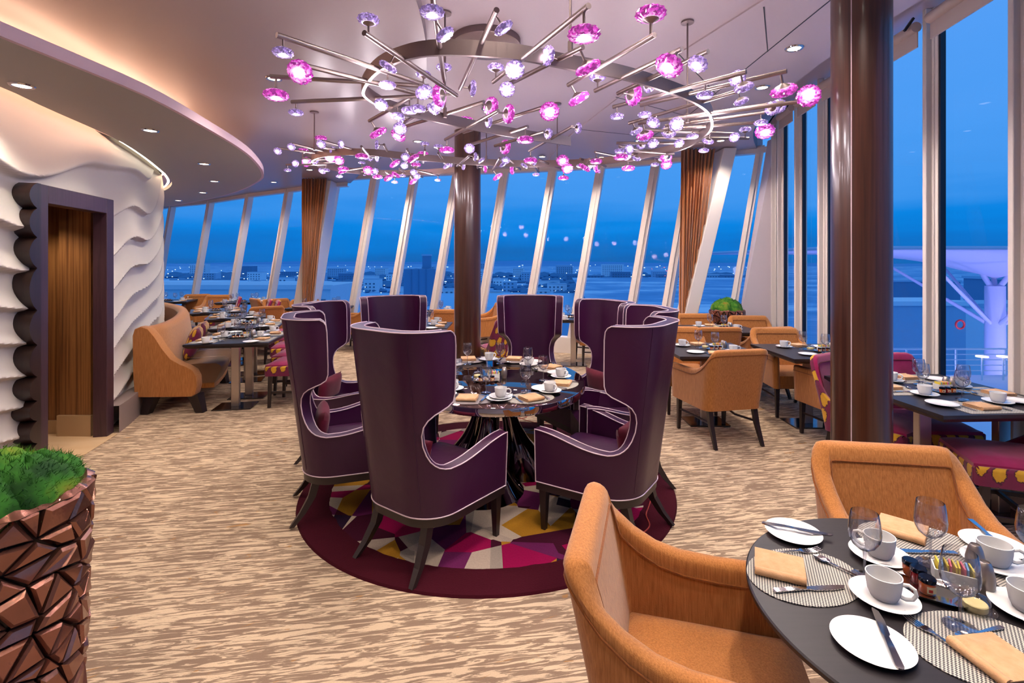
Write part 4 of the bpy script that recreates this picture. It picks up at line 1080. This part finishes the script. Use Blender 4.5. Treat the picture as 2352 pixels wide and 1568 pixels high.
for k in range(4):
    x = -.0095+k*.0063; f2 = flat_path([(x, .048, 0), (x, .075, .001), (x, .095, .006)], [.0021, .0018, .0009]); fk.add(f2.v, f2.f)
FORK = lone(fk, 'fork', 'silver', 'fork', ang=40)
KNIFE = lone(flat_path([(0, -.10, 0), (0, -.095, .002), (0, -.03, .003), (0, .0, .002), (.001, .01, .001), (.002, .06, .0005), (.001, .095, 0), (-.003, .105, 0)], [.004, .008, .0065, .005, .0085, .0095, .007, .001], .004, .003), 'knife', 'silver', 'knife', ang=40)
sp_ = flat_path([(0, -.08, 0), (0, -.07, .001), (0, -.01, .003), (0, .02, .003), (0, .032, .001)], [.004, .006, .003, .003, .006])
rows = []
for j in range(7):
    v = j/6; hw_ = .0155*math.sin(PI*(.12+.84*v))**.6; rows.append([(u*hw_, .03+.045*v, .0025+.0045*(u*u)-.002*math.sin(PI*v)+.0015) for u in (-1, -.6, -.2, .2, .6, 1)])
sp_.grid(rows); sp_.grid([[(x, y, z-.0012) for x, y, z in r] for r in rows])
SPOON = lone(sp_, 'spoon', 'silver', 'spoon', ang=60)
# condiments
def mk_tray():
    m = MB(); rows = []
    for sc_, z in ((.80, .002), (.85, .002), (1.0, .012), (1.03, .013), (1.0, .0105), (.85, .0), (.8, .0)):
        rows.append([(.095*sc_*math.copysign(abs(math.cos(a))**.45, math.cos(a)), .05*sc_*math.copysign(abs(math.sin(a))**.45, math.sin(a)), z) for a in [2*PI*i/40 for i in range(41)]])
    m.grid(rows); m.f.append(tuple(range(40))); return m
TRAY = lone(mk_tray(), 'serving_tray', 'silver', 'tray', ang=50)
def mk_jar(jam):
    t = empty('jam_jar', (0, -60, 0), 0, None, 'jar')
    r = .0165
    MB().lathe([(0, 0), (r-.001, 0), (r, .002), (r, .024), (r-.003, .027), (0, .027)], 24).build('contents', jam, t)
    MB().lathe([(r-.001, .027), (r+.001, .027), (r+.001, .035), (r-.001, .037), (0, .037)], 28).build('lid', 'navy_lid', t)
    m = MB(); m.grid([[((r+.0004)*math.cos(a), (r+.0004)*math.sin(a), z) for a in [-2.3+1.5*i/10 for i in range(11)]] for z in (.005, .021)]); m.build('label', 'jar_label', t)
    m = MB(); m.grid([[((r+.0006)*math.cos(a), (r+.0006)*math.sin(a), z) for a in [-2.1+.5*i/5 for i in range(6)]] for z in (.008, .015)]); m.build('label_stripe', 'jar_red', t)
    return t
JAR_A, JAR_B = mk_jar('amber_jam'), mk_jar('berry_jam')
def mk_caddy():
    t = empty('sugar_caddy', (0, -60, 0), 0, None, 'sugar holder'); m = MB()
    a, b, h, th = .045, .027, .038, .003
    for c, d in (((0, -b, h/2), (2*a, th, h)), ((0, b, h/2), (2*a, th, h)), ((-a, 0, h/2), (th, 2*b+th, h)), ((a, 0, h/2), (th, 2*b+th, h)), ((0, 0, .002), (2*a, 2*b, .004))): m.box(c, d)
    m.build('box', 'china', t, ang=0)
    for k in range(9):
        col = ('packet_pink', 'packet_blue', 'packet_yellow')[k % 3 if k % 4 else 2]; MB().box((-.036+k*.009, 0, .030), (.004, .045, .046), .06*(-1)**k).build('sugar_packet', col, t, ang=0)
    return t
CADDY = mk_caddy()
SHAKER = lone(MB().lathe([(0, 0), (.017, 0), (.019, .004), (.0225, .025), (.0225, .04), (.017, .062), (.0125, .072), (.011, .0735), (.0105, .070), (0, .069)], 28), 'shaker', 'steel', 'shaker', ang=50)
def mk_butter():
    t = empty('butter_dish', (0, -60, 0), 0, None, 'butter dish')
    MB().lathe([(0, 0), (.04, 0), (.05, .004), (.052, .008), (.04, .006), (0, .005)], 40).build('dish', 'table_glass', t)
    MB().lathe([(0, .006), (.03, .006), (.031, .009), (.031, .022), (.029, .024), (0, .024)], 36).build('butter', 'butter', t)
    MB().lathe([(.038, .0075), (.039, .02), (.036, .036), (.026, .046), (.012, .051), (.006, .052), (.007, .060), (0, .063)], 36).build('dome', 'table_glass', t)
    return t
BUTTER = mk_butter()
def on(o, x, y, z, rz, label, group=None, scale=None): return place(o, (x, y, z), rz, label, group, scale)
GN = {'cup': 'white cups', 'saucer': 'white saucers', 'side_plate': 'small white plates', 'wine_glass': 'wine glasses', 'napkin': 'folded beige napkins', 'place_mat': 'place mats', 'fork': 'forks', 'knife': 'knives', 'spoon': 'teaspoons'}
rr_ = random.Random(5)
def setting(cx, cy, fc, z, where, tphrase, mat, full, jitter=.02, up=1.0, hc=None):
    """one cover; fc points from the diner to the middle of the table"""
    rz = face(*fc); M_ = Matrix.Rotation(rz, 3, 'Z')
    def P(u, v):
        q = M_ @ Vector((u+rr_.uniform(-1, 1)*jitter*.5, v+rr_.uniform(-1, 1)*jitter*.5, 0)); return cx+q.x, cy+q.y
    lb = lambda what: '%s at the %s of the %s' % (what, where, tphrase)
    e_ = .0006
    if mat is not None:
        x, y = P(0, 0); x, y = cx, cy; on(mat, x, y, z+e_, rz, lb('%s place mat' % ('woven' if mat is not MAT_S else 'silver grey')), GN['place_mat'])
    zt = z+(.0028 if mat is not None else 0)+e_
    x, y = P(-.01, -.02); on(NAPKIN, x, y, zt, rz+rr_.uniform(-.25, .25)+PI/2, lb('folded napkin'), GN['napkin'])
    x, y = P(.19, .07); on(SAUCER, x, y, z+e_+(.003 if mat is not None else 0), 0, lb('saucer'), GN['saucer'])
    on(CUP, x, y, z+e_+.0065+(.003 if mat is not None else 0), rr_.uniform(-1.2, 1.2), lb('white cup'), GN['cup'])
    x, y = P(.06, .165); on(GLASS, x, y, z+e_+(.003 if mat is not None else 0), 0, lb('wine glass'), GN['wine_glass'])
    x, y = P(-.19, .05); on(PLATE, x, y, z+e_+(.003 if mat is not None else 0), 0, lb('small plate'), GN['side_plate'])
    if full:
        x, y = P(-.1, 0); on(FORK, x, y, zt, rz, lb('fork'), GN['fork'])
        x, y = P(.10, 0); on(KNIFE, x, y, zt, rz, lb('knife'), GN['knife'])
        x, y = P(.06, .10); on(SPOON, x, y, zt, rz+1.3, lb('teaspoon'), GN['spoon'])
def centre(x, y, z, rz, tphrase, full=True):
    c, s = math.cos(rz), math.sin(rz); Q = lambda u, v: (x+c*u-s*v, y+s*u+c*v); e_ = .0006; z += e_
    a = Q(-.03, -.05); on(TRAY, *a, z, rz+.1, 'oval silver tray in the middle of the %s' % tphrase, 'silver trays')
    for k, u in enumerate((-.045, 0, .045)):
        a = Q(-.03+u*.95, -.05+u*.09); on(JAR_A if k % 2 == 0 else JAR_B, *a, z+.0025, rz, 'jam jar, %s on the tray of the %s' % (('left', 'middle', 'right')[k], tphrase), 'jam jars')
    if full:
        a = Q(.02, .04); on(CADDY, *a, z, rz, 'white box of sugar packets on the %s' % tphrase, 'sugar boxes')
        a = Q(.10, .05); on(SHAKER, *a, z, 0, 'steel shaker, right one on the %s' % tphrase, 'steel shakers')
        a = Q(.10, .10); on(SHAKER, *a, z, 0, 'steel shaker, farther one on the %s' % tphrase, 'steel shakers')
        a = Q(-.10, .05); on(BUTTER, *a, z, 0, 'glass domed butter dish on the %s' % tphrase, 'butter dishes')
SIDEW = {(-1, -1): 'near left corner', (-1, 1): 'far left corner', (1, -1): 'near right corner', (1, 1): 'far right corner'}
# ---- foreground table, item by item
TP = 'round foreground table'
def at(px, py): return G(px, py, TT)
e_ = .0006
def fg(o, px, py, rz, lb, dz=0, grp=None, scale=None):
    x, y = at(px, py); return on(o, x, y, TT+e_+dz, rz, lb, grp, scale)
MATS_FG = [(1846, 1322, .35, 'left side'), (2110, 1246, -.25, 'far side'), (2262, 1492, .1, 'near side')]
for px, py, rz, wd in MATS_FG: fg(MAT_O, px, py, rz, 'woven oval place mat at the %s of the %s' % (wd, TP), 0, GN['place_mat'])
fg(MAT_O, 2400, 1345, 1.2, 'woven oval place mat at the right edge of the %s' % TP, 0, GN['place_mat'])
fg(PLATE, 1822, 1227, 0, 'small plate with knife, farthest left on the %s' % TP, 0, GN['side_plate'])
fg(KNIFE, 1828, 1225, -1.95, 'butter knife across the farthest left plate of the %s' % TP, .0125, GN['knife'])
fg(PLATE, 2003, 1483, 0, 'small plate with knife, nearest the viewer on the %s' % TP, 0, GN['side_plate'])
fg(KNIFE, 2036, 1478, 2.75+PI, 'butter knife on the nearest plate of the %s' % TP, .0125, GN['knife'])
fg(PLATE, 2282, 1256, 0, 'small plate with knife at the far right of the %s' % TP, 0, GN['side_plate'])
fg(KNIFE, 2268, 1238, 2.85, 'butter knife on the far right plate of the %s' % TP, .0125, GN['knife'])
fg(NAPKIN, 1790, 1308, 1.12, 'folded napkin on the left mat of the %s' % TP, .003, GN['napkin'])
fg(NAPKIN, 2072, 1222, .8, 'folded napkin on the far mat of the %s' % TP, .003, GN['napkin'])
fg(NAPKIN, 2300, 1528, .12, 'folded napkin on the near mat of the %s' % TP, .003, GN['napkin'])
fg(FORK, 1818, 1272, -1.45, 'fork behind the left napkin of the %s' % TP, .003, GN['fork'])
fg(KNIFE, 1858, 1357, -1.48, 'dinner knife before the left napkin of the %s' % TP, .003, GN['knife'])
fg(SPOON, 1930, 1310, .55, 'teaspoon right of the left napkin of the %s' % TP, .003, GN['spoon'])
fg(FORK, 2168, 1478, .28, 'fork left of the near napkin of the %s' % TP, .003, GN['fork'])
fg(SPOON, 2250, 1460, 1.85, 'teaspoon beyond the near napkin of the %s' % TP, .003, GN['spoon'])
fg(KNIFE, 2120, 1272, 1.5, 'dinner knife on the far mat of the %s' % TP, .003, GN['knife'])
for px, py, rz, wd in ((2020, 1281, 2.3, 'behind the near glass at the left'), (2030, 1378, -.75, 'in the middle front'), (2285, 1300, -.5, 'by the far right plate'), (2362, 1408, 1, 'at the right edge')):
    fg(SAUCER, px, py, 0, 'saucer %s of the %s' % (wd, TP), 0, GN['saucer'])
    fg(CUP, px, py, rz, 'white cup %s of the %s' % (wd, TP), .0065, GN['cup'])
for px, py, wd in ((1986, 1328, 'leftmost'), (2137, 1296, 'second from left'), (2205, 1442, 'nearest the viewer'), (2376, 1322, 'cut by the right edge')):
    fg(GLASS, px, py, 0, 'wine glass, %s, on the %s' % (wd, TP), .003, GN['wine_glass'])
fg(TRAY, 2110, 1352, -.62, 'oval silver tray in the middle of the %s' % TP, 0, 'silver trays', (1.05, 1.2, 1))
for (px, py, k, wd) in ((2091, 1320, JAR_A, 'farthest'), (2110, 1338, JAR_B, 'middle'), (2130, 1362, JAR_A, 'nearest')):
    fg(k, px, py, 0, '%s jam jar on the tray of the %s' % (wd, TP), .0025, 'jam jars', (1.12, 1.12, 1.12))
fg(CADDY, 2192, 1338, -.55, 'white box of sugar packets on the %s' % TP, 0, 'sugar boxes')
fg(SHAKER, 2262, 1362, 0, 'steel shaker, nearer one on the %s' % TP, 0, 'steel shakers', (1, 1, 1.15))
fg(SHAKER, 2240, 1318, 0, 'steel shaker, farther one on the %s' % TP, 0, 'steel shakers', (1, 1, 1.15))
fg(BUTTER, 2240, 1402, 0, 'glass domed butter dish on the %s' % TP, 0, 'butter dishes', (.82, .82, .9))
# ---- oval table: eight covers
NM = ['near left', 'near', 'near right', 'right', 'far right', 'far', 'far left', 'left']
for k, a in enumerate((-118, -72, -28, 18, 62, 108, 152, 200)):
    a = math.radians(a); ca, sa = math.cos(a), math.sin(a); x, y = (OA-.175)*ca, (OB-.17)*sa
    X = OX+x*math.cos(OR)-y*math.sin(OR); Y = OY+x*math.sin(OR)+y*math.cos(OR)
    d = Vector((OX-X, OY-Y)).normalized()
    setting(X, Y, (d.x, d.y), TT, NM[k]+' place', 'oval mirrored table', MAT_O if k in (1, 2, 3) else MAT_S, True)
centre(OX-.02, OY-.1, TT, 0, 'oval mirrored table')
# ---- rectangular tables
for k, v in TAB.items():
    x, y, wx, wy, rz = v[:5]; ph = v[7]; full = k in ('near_right', 'a', 'b', 'c', 't1')
    c, s = math.cos(rz), math.sin(rz); Q = lambda u, q: (x+c*u-s*q, y+s*u+c*q)
    D = lambda u, q: (c*u-s*q, s*u+c*q)
    if k in ('a', 'b', 'c'):       # diners sit near and far
        for sy in (-1, 1):
            setting(*Q(0, sy*(wy/2-.16)), D(0, -sy), TT, 'near side' if sy < 0 else 'far side', ph, MAT_R if k == 'c' else None, full)
        centre(*Q(.1, 0), TT, rz, ph, True)
    elif k == 'near_right':
        for (u, q, du, dq, wd) in ((-.1, -.36, 0, 1, 'near side'), (-.27, .1, 1, 0, 'left side'), (.08, .36, 0, -1, 'far side'), (.29, -.08, -1, 0, 'right side')):
            setting(*Q(u, q), D(du, dq), TT, wd, ph, MAT_R, True)
        centre(*Q(.05, .02), TT, rz, ph, True)
    else:
        for sx in (-1, 1):
            for sy in (-1, 1):
                setting(*Q(sx*(wx/2-.15), sy*wy*.24), D(-sx, 0), TT, SIDEW[(sx, sy)], ph, MAT_R if k in ('t1', 't2') else None, k == 't1', .03)
        centre(x, y, TT, rz, ph, k in ('t1', 't2'))

# ------------------------------------------------------------------ planters with moss
def planter(x, y, r0, r1, h, ncol, nrow, lab_p, lab_m, seed, mh):
    rn = random.Random(seed); t = empty('mosaic_planter', (x, y, 0), 0, lab_p, 'planter', 'copper mosaic planters')
    rad = lambda z: r0+(r1-r0)*z/h
    MB().lathe([(rad(0)-.012, 0), (rad(h)-.012, h-.01), (rad(h)-.03, h-.012), (rad(h)-.035, h-.08), (0, h-.08)], 48).build('inner_pot', 'dark_grout', t)
    P = {}
    for j in range(nrow+1):
        for i in range(ncol):
            jz = 0 if j in (0, nrow) else rn.uniform(-.32, .32); ja = rn.uniform(-.3, .3)
            P[i, j] = ((i+ja+(.5 if j % 2 else 0))/ncol*2*PI, max(0, min(h, (j+jz)/nrow*h)))
    m = MB(); cells = 0
    for j in range(nrow):
        for i in range(ncol):
            i2 = (i+1) % ncol
            A0, A1, B0, B1 = (i, j), (i2, j), (i, j+1), (i2, j+1)
            tri = [(A0, A1, B0), (A1, B1, B0)] if j % 2 == 0 else [(A0, A1, B1), (A0, B1, B0)]
            if rn.random() < .22: tri = [(A0, A1, B1, B0)]
            for T in tri:
                an = [P[q][0] for q in T]; zz = [P[q][1] for q in T]; a0 = an[0]; an = [a0+((q-a0+PI) % (2*PI)-PI) for q in an]
                ca, cz = sum(an)/len(an), sum(zz)/len(zz); tilt = [rn.uniform(.0, .016) for _ in T]; k = len(m.v); L_ = len(T); R_ = rad(cz)
                for q, (a, z) in enumerate(zip(an, zz)):
                    for ins, bump in ((.90, -.006), (.86, tilt[q]), (.62, tilt[q]*.8+.010)):
                        aa, z_ = ca+(a-ca)*ins, cz+(z-cz)*ins; r = rad(z_)+bump; m.v.append((r*math.cos(aa), r*math.sin(aa), z_))
                m.v.append(((R_+.016)*math.cos(ca), (R_+.016)*math.sin(ca), cz))
                for q in range(L_):
                    q2 = (q+1) % L_; a, b = k+q*3, k+q2*3
                    m.f += [(a, b, b+1, a+1), (a+1, b+1, b+2, a+2), (a+2, b+2, k+L_*3)]
    m.build('copper_shell', 'copper_shell', t, ang=28, weld=False)
    rm_ = MB(); rows = [[], [], []]
    for i in range(97):
        a = 2*PI*i/96; w_ = .006*math.sin(9*a)+.004*math.sin(23*a+1)
        rows[0].append(((r1+.010+w_)*math.cos(a), (r1+.010+w_)*math.sin(a), h-.004)); rows[1].append(((r1-.004)*math.cos(a), (r1-.004)*math.sin(a), h+.006+w_)); rows[2].append(((r1-.04+w_)*math.cos(a), (r1-.04+w_)*math.sin(a), h-.004))
    rm_.grid(rows); rm_.build('rim', 'copper_shell', t, ang=40)
    # moss cushions with short blades
    mo = MB(); blobs = [(0, 0, .0, r1*.72, mh)]+[(math.cos(a)*r1*.48, math.sin(a)*r1*.48, rn.uniform(-.01, .015), r1*rn.uniform(.44, .52), mh*rn.uniform(.62, .8)) for a in [k*PI/3+rn.uniform(-.2, .2) for k in range(6)]]
    surf = []
    for bx, by, bz, br, bh in blobs:
        rows = []
        for j in range(15):
            ph = PI/2*j/14; row = []
            for i in range(29):
                a = 2*PI*i/28; w_ = 1+.07*math.sin(5*a+bx*40)*math.sin(3*ph)+.05*math.sin(11*a+ph*9+by*30)
                q = (bx+br*w_*math.cos(ph)*math.cos(a), by+br*w_*math.cos(ph)*math.sin(a), h-.05+bz+(bh+.05)*w_*math.sin(ph)); row.append(q)
            rows.append(row)
        mo.grid(rows)
        for _ in range(int(5200*(br/r1)**2*(1 if r1 > .2 else .6))):
            ph = math.asin(rn.random())*.98; a = rn.uniform(0, 2*PI); w_ = 1+.07*math.sin(5*a+bx*40)*math.sin(3*ph)+.05*math.sin(11*a+ph*9+by*30)
            n_ = Vector((math.cos(ph)*math.cos(a), math.cos(ph)*math.sin(a), math.sin(ph)*1.0)); p_ = Vector((bx+br*w_*n_.x, by+br*w_*n_.y, h-.05+bz+(bh+.05)*w_*n_.z))
            dd = (n_+Vector((rn.uniform(-.7, .7), rn.uniform(-.7, .7), rn.uniform(-.5, .6)))).normalized(); L_ = rn.uniform(.008, .022); sd = dd.cross(Vector((rn.uniform(-1, 1), rn.uniform(-1, 1), rn.uniform(-1, 1)))).normalized()*.0016
            k = len(mo.v); mo.v += [tuple(p_-sd-dd*.004), tuple(p_+sd-dd*.004), tuple(p_+dd*L_)]; mo.f.append((k, k+1, k+2))
    o = mo.build('moss_mound', 'moss', None, ang=180, weld=False, norm=False); o.location = (x, y, .0); tag(o, lab_m, 'plant', 'moss mounds in the planters')
planter(-1.575, 1.50, .205, .235, .945, 16, 13, 'tall copper mosaic planter in the left foreground', 'green moss mound filling the large left foreground planter', 3, .13)
planter(3.20, 7.45, .21, .235, .93, 16, 11, 'small distant copper mosaic planter in the right corner', 'dark green moss mound in the distant corner planter', 9, .17)
# ------------------------------------------------------------------ outside
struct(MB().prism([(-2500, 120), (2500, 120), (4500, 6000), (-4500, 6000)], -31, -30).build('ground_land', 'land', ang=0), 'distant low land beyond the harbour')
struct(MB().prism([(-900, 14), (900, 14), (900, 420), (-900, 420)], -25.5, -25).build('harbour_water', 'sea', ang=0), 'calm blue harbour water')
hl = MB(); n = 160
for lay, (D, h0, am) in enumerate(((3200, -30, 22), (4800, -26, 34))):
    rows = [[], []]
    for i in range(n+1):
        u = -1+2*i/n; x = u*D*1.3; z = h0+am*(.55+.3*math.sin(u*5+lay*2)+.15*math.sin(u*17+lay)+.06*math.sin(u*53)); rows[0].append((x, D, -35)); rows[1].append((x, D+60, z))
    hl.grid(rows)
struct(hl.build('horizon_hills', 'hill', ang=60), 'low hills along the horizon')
def block(name, label, cat, grp, x, y, w_, d_, z0, z1, mat, wins=0):
    t = empty(name, (x, y, z0), 0, label, cat, grp)
    MB().box((0, 0, (z1-z0)/2), (w_, d_, z1-z0)).build('walls', mat, t, ang=0)
    MB().box((0, 0, (z1-z0)+.25), (w_+.4, d_+.4, .5)).build('roof', 'grey_building' if mat != 'grey_building' else 'pale_building', t, ang=0)
    if wins:
        m = MB()
        for r in range(max(1, int((z1-z0)/3.4))):
            for c in range(int(w_/4)): m.box((-w_/2+2+c*4, -d_/2-.05, 1.8+r*3.4), (1.8, .1, 1.5))
        m.build('windows', 'outside_window', t, ang=0)
    return t
rn = random.Random(11)
ORD = ['leftmost', 'second', 'third', 'fourth', 'fifth', 'sixth', 'seventh', 'eighth', 'ninth']; BAY = {}
for k in range(64):
    px = 400+1340*k/64+rn.uniform(-5, 5); D = (430, 640, 520, 1000, 760)[k % 5]; x = (px-1176)/FPX*D
    w_ = rn.uniform(12, 26)*D/600; hh = rn.uniform(6, 17)*D/600; b_ = sum(1 for q in MUL if q-22 < px); BAY[b_] = BAY.get(b_, -1)+1
    mt = rn.choice(('pale_building', 'grey_building', 'pale_building', 'dark_building'))
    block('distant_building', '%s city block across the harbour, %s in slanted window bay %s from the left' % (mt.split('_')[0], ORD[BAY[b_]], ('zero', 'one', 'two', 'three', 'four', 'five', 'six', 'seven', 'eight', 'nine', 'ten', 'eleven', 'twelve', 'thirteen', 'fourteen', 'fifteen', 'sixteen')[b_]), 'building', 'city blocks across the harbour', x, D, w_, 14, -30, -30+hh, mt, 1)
# white quay shed with square windows, close on the left
t = empty('quay_shed', (-26.5, 40, -10.3), 0, 'long white quay shed with small square windows at left', 'building')
MB().box((0, 4, 5), (24, 8, 10.0)).build('walls', 'outside_white', t, ang=0)
MB().box((0, -.1, 9.9), (24.3, .3, .35)).build('parapet', 'outside_white', t, ang=0)
for k in range(10): MB().box((-10.5+k*2.35+(k % 2)*.5, -.02, 8.45), (.95, .1, .95)).build('window', 'outside_window', t, ang=0)
# teal sheds and tanks beyond it
for k, (px, w_, z1, mt) in enumerate(((430, 16, -3.0, 'grey_building'), (535, 18, -3.4, 'pale_building'), (620, 22, -3.2, 'grey_building'), (705, 12, -4.5, 'dark_building'))):
    D = 105; block('harbour_warehouse', 'blocky warehouse behind the white shed, %s' % ('leftmost', 'second from left', 'third from left', 'rightmost, beside the curtain')[k], 'building', 'warehouses behind the white shed', (px-1176)/FPX*D, D, w_, 10, -25, z1, mt)
# silo group
t = empty('grain_silo', ((962-1176)/FPX*300, 300, -25), 0, 'tall grey grain silo with tower left of the middle column', 'building')
for k in range(4): MB().lathe([(3.1, 0), (3.1, 22), (0, 22.5)], 20, (-6+k*4.3, 0, 0)).build('silo', 'dark_building', t)
MB().box((4.5, 2, 15), (4.6, 5, 30)).build('tower', 'dark_building', t, ang=0); MB().box((4.5, 2, 30.4), (5.4, 5.6, 1)).build('tower_cap', 'grey_building', t, ang=0)
# pier shed and quay on the near water
block('pier_building', 'long low pale pier building left of the middle column', 'building', None, (900-1176)/FPX*190, 190, 26, 8, -25, -14.5, 'pale_building', 0)
block('dock_roof', 'long dark dock roof low behind the chairs at right', 'building', None, (1430-1176)/FPX*120, 120, 62, 12, -25, -6.0-4.4, 'grey_building', 0)
block('dock_roof', 'broad dark dock roof low near the middle column', 'building', None, (1120-1176)/FPX*140, 140, 40, 20, -25, -12.5, 'dark_building', 0)
# band of trees and buildings' lamps
tr = MB()
for k in range(700):
    px = rn.uniform(380, 1750); D = rn.uniform(425, 1100); x = (px-1176)/FPX*D; r = rn.uniform(2.5, 6)*D/700
    tr.lathe([(r*1.6, 0), (r*1.9, r*.4), (r*1.3, r*.9), (0, r*1.15)], 7, (x, D, -30))
tag(tr.build('tree_belt', 'tree_line', None, ang=60), 'dark belt of distant trees between the city blocks', 'trees', None, 'stuff')
for nm, mt, cnt, lb in (('city_lights', 'city_glow', 420, 'scattered pale city lights across the distance'), ('red_city_lights', 'city_glow_red', 22, 'few red lamps among the distant city lights')):
    lt = MB()
    for k in range(cnt):
        px = rn.uniform(390, 1740) if mt == 'city_glow' else rn.uniform(1450, 1560); D = rn.choice((430, 500, 620, 800, 1100, 1700, 2600)); x = (px-1176)/FPX*D; s_ = D/1150*rn.uniform(.7, 1.7)
        lt.box((x, D-9, -30+rn.uniform(.5, 9)*min(D/500, 1.6)+(3 if mt != 'city_glow' else 0)), (s_*rn.choice((1, 1, 1, 3)), s_, s_))
    tag(lt.build(nm, mt, None, ang=0, weld=False), lb, 'lights', None, 'stuff')
# ---- ship's open deck on the right
dk = MB().prism([(4.6, -4), (26, -4), (26, 20.5), (7.5, 20.5), (4.6, 9)], -3.2, -3.0); struct(dk.build('open_deck', 'outside_white', ang=0), 'pale open deck below the right windows')
rl = empty('deck_railing', (8, 20.3, -3), 0, 'white metal deck railing seen through the right windows', 'railing')
for k in range(10): MB().bar((k*2.0, 0, 0), (k*2.0, 0, 1.1), .035, n=8).build('post', 'outside_white', rl)
for z in (.22, .44, .66, .88, 1.1): MB().bar((0, 0, z), (18, 0, z), .018 if z < 1 else .035, n=8).build('rail', 'outside_white', rl)
for k in range(4):
    t = empty('bar_table', (18.4+k*.83*1.0-0, 19.6, -3), 0, 'small lit round bar table at the deck rail, %s' % ('leftmost', 'second', 'third', 'rightmost')[k], 'table', 'lit bar tables on the deck')
    MB().lathe([(0, .90), (.2, .90), (.2, .95), (0, .95)], 20).build('lit_top', 'bar_glow', t); MB().bar((0, 0, 0), (0, 0, .9), .03, n=8).build('post', 'outside_white', t)
# tensile canopy on a branching mast
cn = empty('canopy_mast', (24.6, 25.5, -14), 0, 'white branching mast under the glowing violet canopy', 'mast')
MB().bar((0, 0, 0), (0, 0, 14.4), .48, .40, 24).build('trunk', 'canopy_cloth', cn)
for k in range(6):
    a = k*PI/3+.3; MB().bar((.2*math.cos(a), .2*math.sin(a), 12.4), (4.2*math.cos(a), 4.2*math.sin(a), 15.3), .10, .07, 12).build('branch', 'canopy_cloth', cn)
for k in range(3):
    a = k*2.1+.9; MB().bar((.1*math.cos(a), .1*math.sin(a), 14.2), (1.3*math.cos(a), 1.3*math.sin(a), 16.2), .13, .08, 12).build('branch', 'canopy_cloth', cn)
rows = []
for j in range(17):
    v = j/16; row = []
    for i in range(61):
        x = -13+i*.62; cxr = math.hypot((x)/1.0, (v-.5)*14)
        z = 15.35+.85*min(1, (cxr/7))**.6*1.0-.5*math.exp(-(cxr/2.2)**2)+.0; row.append((x, (v-.5)*15, z))
    rows.append(row)
m = MB().grid(rows); o = m.build('canopy_cloth', 'canopy_cloth', None, ang=80, norm=False); o.location = (24.6, 25.5, -14)
sm_ = o.modifiers.new('thick', 'SOLIDIFY'); sm_.thickness = .12
tag(o, 'wide white fabric canopy lit violet outside the right windows', 'canopy')
MB().box((0, 0, 0), (.01, .01, .01))
for x, y, z, pw in ((21.5, 20.5, -3.6, 900), (28.0, 21.0, -3.6, 900), (16.0, 22.0, -3.6, 700)):
    bulb('canopy_uplight', (x, y, z), pw, (.42, .38, 1), .3)
lr = MB().tube([(.2*math.cos(a), 0, .2*math.sin(a)) for a in [2*PI*i/24 for i in range(24)]], .045, 8, close=True).build('life_ring', 'life_red'); lr.location = (21.3, 23.8, -1.35); tag(lr, 'red life ring hanging outside beyond the deck railing', 'life ring')
# far upper deck parts in the blue distance on the right
for k, (px, D, w_, z0, z1, mt) in enumerate(((2080, 60, 9, -14, -3.4, 'grey_building'), (2240, 70, 20, -14, -4.5, 'pale_building'), (2350, 90, 16, -14, -1.5, 'dark_building'), (2110, 140, 18, -20, -4, 'dark_building'))):
    block('harbour_structure', 'blue grey structure beyond the deck rail, %s' % ('just right of the column', 'in the middle', 'at the right edge', 'small and farthest')[k], 'building', 'structures beyond the deck', (px-1176)/FPX*D, D, w_, 6, z0, z1, mt)
struct(MB().prism([(14, 34), (200, 34), (400, 500), (60, 500)], -15, -14.6).build('quay_ground', 'land', ang=0), 'quay ground below the ship')
# remove prototypes that were never placed
for o in list(bpy.data.objects):
    if o.parent is None and o.location.y < -45:
        for c in list(o.children_recursive): bpy.data.objects.remove(c)
        bpy.data.objects.remove(o)
